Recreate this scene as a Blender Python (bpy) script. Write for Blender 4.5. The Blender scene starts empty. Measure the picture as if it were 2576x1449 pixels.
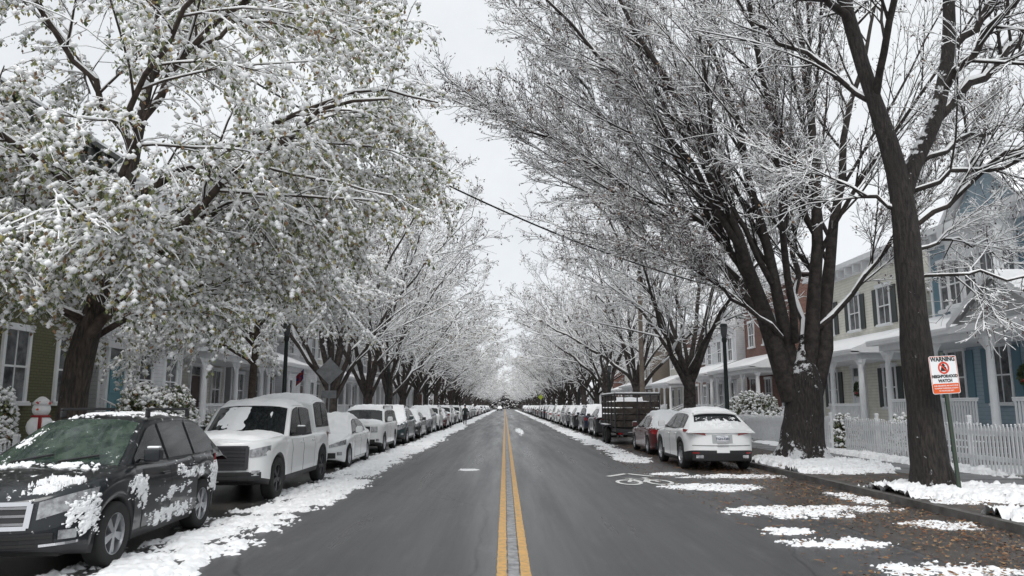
import bpy, math, numpy as np, random
from mathutils import Vector
R_=math.radians
rng=np.random.default_rng(7); random.seed(5)
scn=bpy.context.scene; COL=scn.collection
# ------------------------------------------------------------------ noise
_T=np.random.default_rng(3).random((256,256))
def vn(x,y):
    xi=np.floor(x).astype(int); yi=np.floor(y).astype(int); fx=x-xi; fy=y-yi
    fx=fx*fx*(3-2*fx); fy=fy*fy*(3-2*fy)
    g=lambda a,b:_T[a%256,b%256]
    return (g(xi,yi)*(1-fx)+g(xi+1,yi)*fx)*(1-fy)+(g(xi,yi+1)*(1-fx)+g(xi+1,yi+1)*fx)*fy
def fbm(x,y,o=4,g=.55):
    s=0;a=.5;t=0
    for i in range(o):
        s=s+a*vn(x*2**i+17*i,y*2**i+31*i); t+=a; a*=g
    return s/t
# ------------------------------------------------------------------ materials
def newmat(name):
    m=bpy.data.materials.new(name); m.use_nodes=True; nt=m.node_tree
    b=nt.nodes["Principled BSDF"]; return m,nt,b
def N(nt,t,**k):
    n=nt.nodes.new(t)
    for a,v in k.items(): setattr(n,a,v)
    return n
def noise(nt,scale,detail=4,vec=None,rough=.6):
    n=N(nt,'ShaderNodeTexNoise'); n.inputs['Scale'].default_value=scale; n.inputs['Detail'].default_value=detail; n.inputs['Roughness'].default_value=rough
    if vec is not None: nt.links.new(vec,n.inputs['Vector'])
    return n.outputs['Fac']
def coords(nt,scale=(1,1,1)):
    tc=N(nt,'ShaderNodeTexCoord'); mp=N(nt,'ShaderNodeMapping'); mp.inputs['Scale'].default_value=scale
    nt.links.new(tc.outputs['Object'],mp.inputs['Vector']); return mp.outputs['Vector']
def mp(nt,v,a,b,c=0,d=1):
    n=N(nt,'ShaderNodeMapRange'); n.inputs[1].default_value=a;n.inputs[2].default_value=b;n.inputs[3].default_value=c;n.inputs[4].default_value=d
    nt.links.new(v,n.inputs[0]); return n.outputs[0]
def mixc(nt,f,a,b):
    n=N(nt,'ShaderNodeMix',data_type='RGBA')
    if isinstance(f,(int,float)): n.inputs[0].default_value=f
    else: nt.links.new(f,n.inputs[0])
    for i,c in ((6,a),(7,b)):
        if isinstance(c,tuple): n.inputs[i].default_value=(*c,1)
        else: nt.links.new(c,n.inputs[i])
    return n.outputs[2]
def math_(nt,op,a,b):
    n=N(nt,'ShaderNodeMath',operation=op)
    for i,c in ((0,a),(1,b)):
        if isinstance(c,(int,float)): n.inputs[i].default_value=c
        else: nt.links.new(c,n.inputs[i])
    return n.outputs[0]
def bump(nt,b,h,s,d=.02):
    n=N(nt,'ShaderNodeBump'); n.inputs['Strength'].default_value=s; n.inputs['Distance'].default_value=d
    nt.links.new(h,n.inputs['Height']); nt.links.new(n.outputs[0],b.inputs['Normal'])
def M(name,c,rough=.6,c2=None,sc=3,metal=0,coat=0,bs=0,bsc=30,spec=.5,snow=None,lo=.35,hi=.65,trans=0):
    m,nt,b=newmat(name); b.inputs['Roughness'].default_value=rough; b.inputs['Metallic'].default_value=metal
    b.inputs['Coat Weight'].default_value=coat; b.inputs['Specular IOR Level'].default_value=spec
    v=coords(nt); col=c
    if c2: col=mixc(nt,mp(nt,noise(nt,sc,5,v),lo,hi),c,c2)
    if snow is not None:
        thr,nw,scs=snow
        g=N(nt,'ShaderNodeNewGeometry'); s=N(nt,'ShaderNodeSeparateXYZ'); nt.links.new(g.outputs['Normal'],s.inputs[0])
        f=math_(nt,'ADD',math_(nt,'MULTIPLY',s.outputs[2],nw),noise(nt,scs,6,v,.68))
        f=mp(nt,f,thr,thr+.05)
        col=mixc(nt,f,col,(.90,.91,.92))
        r=mp(nt,f,0,1,rough,.75); nt.links.new(r,b.inputs['Roughness'])
        if metal: nt.links.new(mp(nt,f,0,1,metal,0),b.inputs['Metallic'])
    if isinstance(col,tuple): b.inputs['Base Color'].default_value=(*col,1)
    else: nt.links.new(col,b.inputs['Base Color'])
    if bs: bump(nt,b,noise(nt,bsc,4,v),bs)
    return m
SNOW=M('snow',(.95,.955,.962),.8,(.90,.91,.925),6,bs=.4,bsc=14,spec=.2)
TSNOW=M('tree_snow',(.94,.945,.95),.85,spec=.1)
def barkm(name,c,c2,thr,nw=.55):
    return M(name,c,.75,c2,7,bs=.9,bsc=22,snow=(thr,nw,5),spec=.3)
BARK=barkm('bark_dark_wet_snow',(.016,.013,.012),(.048,.040,.036),.92,.42)
BARKG=barkm('bark_grey_snow',(.026,.022,.020),(.08,.068,.062),.84,.42)
BARKN=barkm('bark_brown_snow',(.03,.023,.019),(.085,.064,.052),.86,.45)
def furrow(name,c1=(.012,.010,.009),c2=(.075,.062,.055),thr=.72):
    m,nt,b=newmat(name); b.inputs['Roughness'].default_value=.75
    v=coords(nt,(9,9,1.6)); n=noise(nt,3,6,v,.65); col=mixc(nt,mp(nt,n,.38,.68),c1,c2)
    v2=coords(nt); col=mixc(nt,mp(nt,noise(nt,1.2,4,v2),.4,.7,0,.6),col,(.018,.014,.012))
    g=N(nt,'ShaderNodeNewGeometry'); s=N(nt,'ShaderNodeSeparateXYZ'); nt.links.new(g.outputs['Normal'],s.inputs[0])
    f=math_(nt,'ADD',math_(nt,'MULTIPLY',s.outputs[2],.5),noise(nt,5,6,v2,.75))
    col=mixc(nt,mp(nt,f,thr,thr+.03),col,(.88,.89,.91)); nt.links.new(col,b.inputs['Base Color']); bump(nt,b,n,1.0,.12); return m
FURROW=furrow('furrowed_bark',thr=.69); FURROWB=furrow('furrowed_brown_bark',(.022,.017,.013),(.13,.10,.08),.70)
LEAF=[M('leaf_green',(.19,.22,.09),.6,(.27,.28,.13),2),M('leaf_yellow',(.42,.36,.15),.6),M('leaf_brown',(.24,.14,.075),.6),M('leaf_dark',(.10,.13,.06),.6)]
SEED=M('dry_leaf',(.06,.04,.038),.8,(.12,.085,.08),3)
BLACKP=M('black_plastic',(.02,.02,.022),.5); RUB=M('tyre_rubber',(.018,.018,.018),.85,snow=(.78,.1,9)); ALLOY=M('alloy',(.45,.46,.48),.35,metal=.8)
DALLOY=M('dark_alloy',(.06,.06,.065),.4,metal=.6)
CHROME=M('chrome',(.7,.7,.72),.15,metal=1); GLASS=M('car_glass',(.012,.015,.017),.06,spec=.6,snow=(.80,.12,7))
LAMPG=M('headlight_glass',(.42,.43,.44),.12,(.15,.15,.16),12,coat=1); RED=M('tail_lamp_red',(.34,.012,.015),.15,coat=1)
WHITEP=M('white_paint_trim',(.82,.83,.84),.5,(.74,.75,.77),4); PLATE=M('plate_white',(.75,.76,.8),.4)
INK=M('ink_dark',(.02,.03,.09),.6); BLK=M('ink_black',(.015,.015,.015),.6)
def paint(name,c,thr,metal=.2,nw=.35,sc=3.2): return M(name,c,.28,coat=.6,metal=metal,snow=(thr,nw,sc))
# ------------------------------------------------------------------ mesh helpers
def link(o): COL.objects.link(o); return o
def empty(name,loc=(0,0,0),rot=0,parent=None,**kw):
    o=bpy.data.objects.new(name,None); o.empty_display_size=.3; link(o); o.location=loc; o.rotation_euler=(0,0,rot)
    if parent: o.parent=parent
    for k,v in kw.items(): o[k]=v
    return o
def mesh_np(name,V,Q=None,T=None,mats=(),mq=None,mt=None,smooth=True,parent=None):
    me=bpy.data.meshes.new(name); V=np.asarray(V,np.float32).reshape(-1,3)
    Q=np.zeros((0,4),int) if Q is None else np.asarray(Q,int).reshape(-1,4); T=np.zeros((0,3),int) if T is None else np.asarray(T,int).reshape(-1,3)
    nq,ntt=len(Q),len(T)
    me.vertices.add(len(V)); me.vertices.foreach_set('co',V.ravel())
    me.loops.add(nq*4+ntt*3); me.loops.foreach_set('vertex_index',np.concatenate([Q.ravel(),T.ravel()]).astype(np.int32))
    me.polygons.add(nq+ntt)
    st=np.concatenate([np.arange(nq)*4,nq*4+np.arange(ntt)*3]).astype(np.int32); me.polygons.foreach_set('loop_start',st)
    for m in mats: me.materials.append(m)
    mi=np.concatenate([np.zeros(nq) if mq is None else mq,np.zeros(ntt) if mt is None else mt]).astype(np.int32)
    me.polygons.foreach_set('material_index',mi); me.polygons.foreach_set('use_smooth',np.full(nq+ntt,smooth,bool))
    me.update(calc_edges=True); me.validate()
    o=bpy.data.objects.new(name,me); link(o)
    if parent: o.parent=parent
    return o
class MB:
    def __init__(s): s.V=[];s.F=[];s.I=[]
    def poly(s,pts,mi=0):
        n=len(s.V); s.V+= [tuple(p) for p in pts]; s.F.append(list(range(n,n+len(pts)))); s.I.append(mi)
    def box(s,x0,x1,y0,y1,z0,z1,mi=0):
        n=len(s.V); s.V+=[(x0,y0,z0),(x1,y0,z0),(x1,y1,z0),(x0,y1,z0),(x0,y0,z1),(x1,y0,z1),(x1,y1,z1),(x0,y1,z1)]
        for f in ((0,3,2,1),(4,5,6,7),(0,1,5,4),(1,2,6,5),(2,3,7,6),(3,0,4,7)): s.F.append([n+i for i in f]); s.I.append(mi)
    def cyl(s,p0,p1,r0,r1=None,n=12,mi=0,cap=True):
        r1=r0 if r1 is None else r1; a=Vector(p0);b=Vector(p1);d=(b-a).normalized(); u=d.orthogonal().normalized(); w=d.cross(u); k=len(s.V)
        for c,r in ((a,r0),(b,r1)):
            for i in range(n):
                t=2*math.pi*i/n; s.V.append(tuple(c+u*(r*math.cos(t))+w*(r*math.sin(t))))
        for i in range(n): s.F.append([k+i,k+(i+1)%n,k+n+(i+1)%n,k+n+i]); s.I.append(mi)
        if cap: s.F.append([k+i for i in range(n)][::-1]); s.I.append(mi); s.F.append([k+n+i for i in range(n)]); s.I.append(mi)
    def lathe(s,prof,c=(0,0,0),n=16,mi=0):
        k=len(s.V)
        for r,z in prof:
            for i in range(n):
                t=2*math.pi*i/n; s.V.append((c[0]+r*math.cos(t),c[1]+r*math.sin(t),c[2]+z))
        for j in range(len(prof)-1):
            for i in range(n): s.F.append([k+j*n+i,k+j*n+(i+1)%n,k+(j+1)*n+(i+1)%n,k+(j+1)*n+i]); s.I.append(mi)
    def grid(s,P,mi=0):
        k=len(s.V); m=len(P[0])
        for r in P: s.V+=[tuple(p) for p in r]
        for j in range(len(P)-1):
            for i in range(m-1):
                s.F.append([k+j*m+i,k+j*m+i+1,k+(j+1)*m+i+1,k+(j+1)*m+i]); s.I.append(mi if not callable(mi) else mi(j,i))
    def ball(s,c,r,mi=0,n=12,sz=1):
        prof=[(max(.001,r*math.sin(math.pi*j/8)),-r*sz*math.cos(math.pi*j/8)) for j in range(9)]; s.lathe(prof,c,n,mi)
    def obj(s,name,mats,parent=None,smooth=False,bevel=0,**kw):
        me=bpy.data.meshes.new(name); me.from_pydata(s.V,[],s.F); 
        for m in mats: me.materials.append(m)
        me.polygons.foreach_set('material_index',s.I); me.polygons.foreach_set('use_smooth',[smooth]*len(s.F)); me.update()
        o=bpy.data.objects.new(name,me); link(o)
        if parent: o.parent=parent
        if bevel:
            b=o.modifiers.new('b','BEVEL'); b.width=bevel; b.segments=2; b.limit_method='ANGLE'
        for k,v in kw.items(): o[k]=v
        return o
def copy_thing(o,loc=None,rot=None,scale=None,parent=None,skip=()):
    c=o.copy(); COL.objects.link(c)
    if parent: c.parent=parent
    if loc is not None: c.location=loc
    if rot is not None: c.rotation_euler=(0,0,rot)
    if scale is not None: c.scale=scale
    for ch in list(o.children):
        if ch.name.split('.')[0] not in skip: copy_thing(ch,parent=c,skip=skip)
    return c
def text(s,size,mat,parent,loc,rot,name='lettering',sx=1,bold=0):
    cu=bpy.data.curves.new(name,'FONT'); cu.body=s; cu.size=size; cu.align_x='CENTER'; cu.align_y='CENTER'; cu.offset=bold
    t=bpy.data.objects.new('tmp',cu); COL.objects.link(t); bpy.context.view_layer.update()
    me=bpy.data.meshes.new_from_object(t); bpy.data.objects.remove(t)
    me.materials.clear(); me.materials.append(mat)
    o=bpy.data.objects.new(name,me); link(o); o.parent=parent; o.location=loc; o.rotation_euler=rot; o.scale=(sx,1,1); return o
# ------------------------------------------------------------------ camera, world, sun
cam=bpy.data.cameras.new('camera'); cam.lens=26; cam.sensor_width=36; cam.clip_end=5000; cam.clip_start=.05
co=bpy.data.objects.new('camera',cam); link(co); co.location=(0,0,1.72); co.rotation_euler=(R_(99.04),0,R_(-.55)); scn.camera=co
w=bpy.data.worlds.new('World'); scn.world=w; w.use_nodes=True; nt=w.node_tree; bg=nt.nodes['Background']
sky=N(nt,'ShaderNodeTexSky',sky_type='NISHITA'); sky.sun_disc=False; sky.sun_elevation=R_(50); sky.sun_rotation=R_(200)
hs=N(nt,'ShaderNodeHueSaturation'); hs.inputs['Saturation'].default_value=.25; nt.links.new(sky.outputs[0],hs.inputs['Color'])
cl=noise(nt,2.2,6,None,.65); cloud=mixc(nt,mp(nt,cl,.35,.65),(6.9,7.2,7.55),(8.3,8.55,8.75))
nt.links.new(mixc(nt,.88,hs.outputs[0],cloud),bg.inputs['Color']); bg.inputs['Strength'].default_value=.122
sd=bpy.data.lights.new('sun','SUN'); sd.energy=1.5; sd.angle=R_(30); sd.color=(1,.98,.95); so=bpy.data.objects.new('sun',sd); link(so); so.rotation_euler=(R_(40),R_(-6),0)
scn.view_settings.view_transform='Standard'; scn.view_settings.look='None'; scn.view_settings.exposure=0
# ------------------------------------------------------------------ ground
def sheet(name,x0,x1,y0,y1,z,mat,kind='structure'):
    b=MB(); b.poly([(x0,y0,z),(x1,y0,z),(x1,y1,z),(x0,y1,z)]); return b.obj(name,[mat],kind=kind)
GR=M('snowy_ground',(.90,.91,.92),.85,(.10,.09,.07),1.3,lo=.54,hi=.66,bs=.5,bsc=5)
sheet('ground',-1500,1500,-300,3000,-.03,GR)
def roadm():
    m,nt,b=newmat('wet_asphalt'); v=coords(nt); vs=coords(nt,(1,.045,1)); vf=coords(nt,(1,.3,1))
    a=mp(nt,noise(nt,70,4,v,.85),.32,.68); c=mixc(nt,a,(.045,.045,.048),(.135,.134,.136))
    s=mp(nt,noise(nt,1.1,5,vs,.6),.35,.68); c=mixc(nt,math_(nt,'MULTIPLY',s,.6),c,(.045,.045,.048))
    s2=mp(nt,noise(nt,2.4,6,vf,.75),.56,.74); c=mixc(nt,math_(nt,'MULTIPLY',s2,.30),c,(.26,.26,.27))
    # slushy specks
    s3=mp(nt,noise(nt,14,5,v,.8),.66,.70); s4=mp(nt,noise(nt,.9,3,vf),.50,.62); c=mixc(nt,math_(nt,'MULTIPLY',math_(nt,'MULTIPLY',s3,s4),.55),c,(.55,.56,.57))
    ck=N(nt,'ShaderNodeTexVoronoi',feature='DISTANCE_TO_EDGE'); ck.inputs['Scale'].default_value=.30
    dv=N(nt,'ShaderNodeMixRGB'); 
    nn=N(nt,'ShaderNodeTexNoise'); nn.inputs['Scale'].default_value=1.2; nn.inputs['Detail'].default_value=6; nt.links.new(v,nn.inputs['Vector']); dv.inputs[0].default_value=.25; nt.links.new(v,dv.inputs[1]); nt.links.new(nn.outputs['Color'],dv.inputs[2]); nt.links.new(dv.outputs[0],ck.inputs['Vector'])
    c=mixc(nt,mp(nt,ck.outputs['Distance'],0,.006,.7,0),c,(.018,.018,.018))
    nt.links.new(c,b.inputs['Base Color']); nt.links.new(mp(nt,noise(nt,1.3,5,vs),.3,.7,.20,.55),b.inputs['Roughness'])
    bump(nt,b,noise(nt,160,2,v),.5,.006); return m
sheet('road',-6.62,6.97,-40,900,0,roadm())
PLN=M('parking_lane_wet',(.042,.040,.040),.28,(.09,.082,.075),2.2,bs=.3,bsc=90)
sheet('parking_lane',-6.6,-4.35,-40,600,.004,PLN); sheet('parking_lane',4.9,6.95,-40,600,.004,M('parking_lane_leafy',(.05,.044,.040),.35,(.10,.09,.083),1.4,bs=.4,bsc=90))
CONC=M('kerb_concrete',(.16,.155,.15),.7,(.07,.065,.06),3,bs=.4,snow=(.95,.3,2.5))
def slab(name,x0,x1,z0,z1,mat,y0=-40,y1=600):
    b=MB(); b.box(x0,x1,y0,y1,z0,z1); b.obj(name,[mat],kind='structure')
slab('kerb',6.95,7.1,-.1,.13,CONC); slab('kerb',-6.75,-6.6,-.1,.13,CONC)
VG=M('verge_soil',(.06,.052,.046),.8,(.12,.108,.098),1.8,bs=.6,bsc=20)
VGL=M('verge_snowy',(.86,.87,.89),.85,(.08,.065,.05),1.6,lo=.5,hi=.6,bs=.5)
slab('verge',7.1,9.6,-.1,.118,VG); slab('verge',-9,-6.75,-.1,.118,VGL)
PAV=M('pavement_wet',(.125,.125,.13),.4,(.19,.19,.195),1.2,bs=.3,bsc=40)
slab('pavement',9.6,11.75,-.1,.122,PAV); slab('pavement',-11,-9,-.1,.122,PAV)
slab('yard',11.75,60,-.1,.118,GR); slab('yard',-60,-11,-.1,.118,GR)
j=MB()
for i in range(60):
    y=6+i*1.5; j.box(9.61,11.74,y,y+.02,.1,.1245)
j.obj('pavement_joint',[BLK],kind='structure')
YEL=M('yellow_paint',(.66,.38,.12),.55,(.40,.27,.13),12,bs=.2,bsc=80,lo=.42,hi=.66); WMK=M('white_marking',(.84,.84,.82),.6,(.62,.62,.61),6)
def strip(name,x,wd,y0,y1,z,mat,jit=.010):
    ys=np.concatenate([np.arange(y0,40,.06),np.arange(40,y1,3.)]); n=len(ys)
    l=x-wd/2+jit*(fbm(ys*9,ys*0+x,4,.8)-.5)*2; r=x+wd/2+jit*(fbm(ys*9,ys*0+x+9,4,.8)-.5)*2
    V=np.concatenate([np.c_[l,ys,ys*0+z],np.c_[r,ys,ys*0+z]]); i=np.arange(n-1)
    o=mesh_np(name,V,np.c_[i,i+n,i+n+1,i+1],mats=[mat]); o['kind']='structure'; return o
strip('centre_line_yellow',-.03,.105,2,500,.008,YEL,.014); strip('centre_line_yellow',.22,.105,2,500,.008,YEL,.014)
strip('centre_line_gap',.095,.12,2,500,.006,M('salt_grey',(.38,.38,.39),.7,(.17,.17,.17),8),.02)
b=MB()
def ln(x0,y0,x1,y1,wd=.06):
    d=Vector((x1-x0,y1-y0,0)).normalized(); p=Vector((-d.y,d.x,0))*wd/2; b.poly([(x0-p.x,y0-p.y,.009),(x1-p.x,y1-p.y,.009),(x1+p.x,y1+p.y,.009),(x0+p.x,y0+p.y,.009)])
cx,cy=3.15,16.6
for wx in (-.33,.37):
    for i in range(24):
        a0=2*math.pi*i/24; a1=2*math.pi*(i+1)/24
        f=lambda a,r:(cx+wx+r*math.cos(a),cy+.62+1.9*r*math.sin(a),.0085)
        b.poly([f(a0,.30),f(a1,.30),f(a1,.215),f(a0,.215)])
for s in ((-.33,.62,-.15,1.35),(-.15,1.35,.2,1.3),(-.33,.62,0,.6),(0,.6,-.18,1.5),(0,.6,.2,1.3),(.37,.62,.17,1.65),(.17,1.65,.3,1.72),(-.28,1.52,-.08,1.52)): ln(cx+s[0],cy+s[1],cx+s[2],cy+s[3],.085)
ln(cx-.62,cy+2.0,cx-.05,cy+2.75,.16); ln(cx+.5,cy+2.0,cx-.05,cy+2.75,.16)
b.obj('bicycle_lane_marking',[WMK],kind='structure')
def snowfield(name,x0,x1,y0,y1,dx,dy,dens,z0,hm,label=None):
    xs=np.arange(x0,x1,dx); ys=np.arange(y0,y1,dy); X,Y=np.meshgrid(xs,ys); h=dens(X,Y)
    z=np.where(h>0,z0+hm*np.minimum(1,np.maximum(h,0)/.25)**.8*(.1+1.8*fbm(X*7,Y*7,4,.8)),z0-.012)
    V=np.c_[X.ravel(),Y.ravel(),z.ravel()]; n=len(xs); jj,ii=np.meshgrid(np.arange(len(ys)-1),np.arange(n-1),indexing='ij'); a=(jj*n+ii).ravel()
    Q=np.c_[a,a+1,a+n+1,a+n]; hr=h.ravel(); keep=(hr[Q]>0).any(1)
    if keep.sum()==0: return
    o=mesh_np(name,V,Q[keep],mats=[SNOW]); o['kind']='stuff'; o['label']=label or 'thin patchy snow and slush lying on the street'; o['category']='snow'; return o
nz=lambda X,Y,s,o=5:(fbm(X*s,Y*s,o,.9)-.5)
def dl(X,Y): return .17-np.abs((X+3.88+.12*np.sin(Y*.3))/.60)**2*.28+nz(X+5,Y*.7,2.8,6)*2.1
snowfield('road_snow',-5.4,-2.7,5.5,32,.028,.036,dl,.004,.045); snowfield('road_snow',-5.2,-2.7,32,90,.08,.25,dl,.004,.05); snowfield('road_snow',-5.2,-2.7,90,300,.2,1.2,dl,.004,.05)
def dr(X,Y): return .10-np.abs((X-4.2)/.7)**2*.36+nz(X+40,Y*.6,2.2,6)*1.4
snowfield('road_snow',2.6,5.6,24.5,60,.05,.14,dr,.004,.03); snowfield('road_snow',2.6,5.6,60,300,.16,1.,dr,.004,.04)
BL=[(4.75,12.5,1.0,.65),(5.7,12.8,.8,.4),(4.25,9.7,.65,.38),(3.9,10.6,.4,.25),(4.7,8.1,.7,.45),(5.3,7.4,.9,.4),(4.5,16.2,1.0,.7),(5.6,18.6,1.3,.5),(6.4,11.1,.6,.4),(4.2,19.3,.5,.35),(1.0,52,.25,7),(-1.0,20.5,.3,.16),(4.1,24,.5,1),(6.6,14.3,.35,.9),(6.6,9.0,.4,.4)]
def db(X,Y):
    s=0
    for (a,c,e,g) in BL: s=np.maximum(s,np.exp(-((X-a)/e)**2-((Y-c)/g)**2))
    return s*.52-.30+nz(X,Y*1.4,4.2,6)*2.4*np.minimum(1,s*2.2)
snowfield('road_snow',-2.2,6.9,6.5,25,.022,.028,db,.004,.024); snowfield('road_snow',-2.2,3.2,25,75,.07,.25,db,.004,.010)
VB=[(8.3,14.0,1.7,1.35),(9.6,13.0,1.5,.8),(8.6,20.8,1.4,2.4),(7.9,18.6,1.0,.7),(7.7,11.0,.7,.5),(8.9,10.2,.8,.4),(8.3,35,1.3,4),(8.3,50,1.3,8),(8.3,75,1.4,14),(11.5,22,.4,5),(8.4,8.3,.8,.5),(11.4,30,.4,4)]
def dv_(X,Y):
    s=0
    for (a,c,e,g) in VB: s=np.maximum(s,np.exp(-(((X-a)/e)**2+((Y-c)/g)**2)**1.3))
    return s*.80-.26+nz(X+3,Y,2.6,6)*1.7*np.minimum(1,s*3)
snowfield('verge_snow',7.1,11.7,7,30,.032,.042,dv_,.12,.12,'lumpy snow around the street tree bases'); snowfield('verge_snow',7.1,11.7,30,110,.1,.4,dv_,.12,.08)
n=8500; px=rng.normal(6.2,.7,n); px=np.where(rng.random(n)<.5,rng.uniform(3.4,9.6,n),px); py=7+rng.random(n)**1.5*26; ok=(px<6.9)|(px>7.15); px=px[ok];py=py[ok]; n=len(px)
a=rng.random(n)*6.28; s=rng.uniform(.018,.042,n); z=np.where(px>7,.16,.018)
V=np.stack([np.stack([px+s*np.cos(a+k*1.57)*(1 if k%2 else .6),py+s*np.sin(a+k*1.57)*(1 if k%2 else .6),z+rng.uniform(0,.022,n)],1) for k in range(4)],1)
o=mesh_np('fallen_leaves',V,np.arange(4*n),mats=[M('leaf_litter',(.18,.08,.035),.7),M('leaf_litter_tan',(.26,.16,.08),.7)],mq=rng.integers(0,2,n),smooth=False); o['kind']='stuff';o['label']='wet brown fallen leaves along the kerb';o['category']='leaves'
# ------------------------------------------------------------------ trees
def nrm(v): return v/np.maximum(np.linalg.norm(v,axis=-1,keepdims=True),1e-9)
def resample(pts,K=12):
    p=np.array(pts,float); d=np.r_[0,np.cumsum(np.linalg.norm(np.diff(p[:,:3],axis=0),axis=1))]; t=np.linspace(0,d[-1],K)
    q=np.stack([np.interp(t,d,p[:,k]) for k in range(p.shape[1])],1)
    for _ in range(2): q[1:-1]=.5*q[1:-1]+.25*(q[:-2]+q[2:])
    return q
def spawn(C,R,m,ratio,ang,K,up,wob,rr,rmin,t0=.15,bias=None,rg=rng,lmin=.0,tp=.5):
    Nn,K0,_=C.shape; L=np.linalg.norm(np.diff(C,axis=1),axis=2).sum(1); idx=np.repeat(np.arange(Nn),m); Mn=Nn*m
    t=t0+(1-t0)*((np.tile(np.arange(m),Nn)+rg.random(Mn))/m); f=t*(K0-1); i0=np.clip(f.astype(int),0,K0-2); fr=(f-i0)[:,None]
    p=C[idx,i0]*(1-fr)+C[idx,i0+1]*fr; tan=nrm(C[idx,i0+1]-C[idx,i0]); r=R[idx,i0]*(1-fr[:,0])+R[idx,i0+1]*fr[:,0]
    v=rg.normal(size=(Mn,3)); v[:,2]*=.6; v=nrm(v-(v*tan).sum(1,keepdims=True)*tan); a=ang*(.65+.7*rg.random(Mn))[:,None]
    d=tan*np.cos(a)+v*np.sin(a)
    if bias is not None: d=nrm(d+np.array(bias))
    ln_=np.maximum(lmin,L[idx]*ratio*(1-tp*t)*(.65+.7*rg.random(Mn))); out=[p]; st=(ln_/(K-1))[:,None]
    for k in range(K-1):
        d=nrm(d+rg.normal(size=(Mn,3))*wob+np.array([0,0,up])); p=p+d*st; out.append(p)
    r0=np.maximum(r*rr,rmin); R2=r0[:,None]*np.linspace(1,.4,K)[None]
    return np.stack(out,1),R2
def tubes(C,R,sides,rot=.0):
    Nn,K,_=C.shape; T=np.zeros_like(C); T[:,1:-1]=C[:,2:]-C[:,:-2]; T[:,0]=C[:,1]-C[:,0]; T[:,-1]=C[:,-1]-C[:,-2]; T=nrm(T)
    mt=nrm(C[:,-1]-C[:,0]); ax=np.argmin(np.abs(mt),axis=1); ref=np.eye(3)[ax][:,None,:]
    U=nrm(np.cross(T,np.broadcast_to(ref,T.shape))); W=np.cross(T,U); a=np.arange(sides)*2*math.pi/sides+rot
    V=C[:,:,None,:]+R[:,:,None,None]*(U[:,:,None,:]*np.cos(a)[None,None,:,None]+W[:,:,None,:]*np.sin(a)[None,None,:,None])
    V=V.reshape(-1,3); n,k,s=np.meshgrid(np.arange(Nn),np.arange(K-1),np.arange(sides),indexing='ij'); b0=(n*K+k)*sides; s2=(s+1)%sides
    Q=np.stack([b0+s,b0+s2,b0+sides+s2,b0+sides+s],-1).reshape(-1,4); return V,Q
def snowtube(C,R,sides,k=1.,add=.006):
    T=np.zeros_like(C); T[:,:-1]=C[:,1:]-C[:,:-1]; T[:,-1]=T[:,-2]; T=nrm(T); hz=np.sqrt(np.clip(1-T[:,:,2]**2,0,1))
    hz=np.clip((hz-.28)/.35,0,1)
    Rs=(R*.62+add)*k*hz; C2=C.copy(); C2[:,:,2]+=R*.65+add*.7
    Rs=Rs*(.55+.9*rng.random(Rs.shape)); return tubes(C2,np.maximum(Rs,1e-4),sides)
class Acc:
    def __init__(s): s.V=[];s.Q=[];s.m=[];s.T=[];s.mt=[];s.n=0
    def q(s,V,Q,m): s.V.append(V);s.Q.append(Q+s.n);s.m.append(np.full(len(Q),m) if np.isscalar(m) else m);s.n+=len(V)
    def t(s,V,T,m): s.V.append(V);s.T.append(T+s.n);s.mt.append(np.full(len(T),m));s.n+=len(V)
    def obj(s,name,mats,parent,smooth=True):
        return mesh_np(name,np.concatenate(s.V),np.concatenate(s.Q) if s.Q else None,np.concatenate(s.T) if s.T else None,mats,np.concatenate(s.m) if s.m else None,np.concatenate(s.mt) if s.mt else None,smooth,parent)
def sample(C,n,t0=.2):
    i=rng.integers(0,len(C),n); K=C.shape[1]; f=(t0+(1-t0)*rng.random(n))*(K-1); k=np.clip(f.astype(int),0,K-2); fr=(f-k)[:,None]
    return C[i,k]*(1-fr)+C[i,k+1]*fr
def leaves(acc,P,size,mi_choices,probs,hang=1.):
    n=len(P); a=rng.random(n)*6.283; tilt=rng.normal(0,.55,n); s=size*(.6+.8*rng.random(n))
    side=np.stack([np.cos(a),np.sin(a),0*a],1); dn=nrm(np.stack([-np.sin(a)*np.sin(tilt)+rng.normal(0,.25,n),np.cos(a)*np.sin(tilt)+rng.normal(0,.25,n),-np.cos(tilt)*hang],1))
    V=np.stack([P,P+dn*s[:,None]*.5+side*s[:,None]*.36,P+dn*s[:,None]*1.15,P+dn*s[:,None]*.5-side*s[:,None]*.36],1).reshape(-1,3)
    acc.q(V,np.arange(4*n).reshape(-1,4),rng.choice(mi_choices,n,p=probs))
OCT=np.array([(1,0,0),(0,1,0),(-1,0,0),(0,-1,0),(0,0,1),(0,0,-1)],float); OCF=np.array([(0,1,4),(1,2,4),(2,3,4),(3,0,4),(1,0,5),(2,1,5),(3,2,5),(0,3,5)])
def clumps(acc,P,size,mi,flat=.7):
    n=len(P); s=size*(.5+rng.random(n)); a=rng.random(n)*6.28; ca,sa=np.cos(a),np.sin(a)
    O=OCT[None]*(.75+.5*rng.random((n,6,1)))*s[:,None,None]; O[:,:,2]*=flat
    V=np.stack([O[:,:,0]*ca[:,None]-O[:,:,1]*sa[:,None],O[:,:,0]*sa[:,None]+O[:,:,1]*ca[:,None],O[:,:,2]],-1)+P[:,None]
    acc.t(V.reshape(-1,3),(OCF[None]+6*np.arange(n)[:,None,None]).reshape(-1,3),mi)
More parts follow.
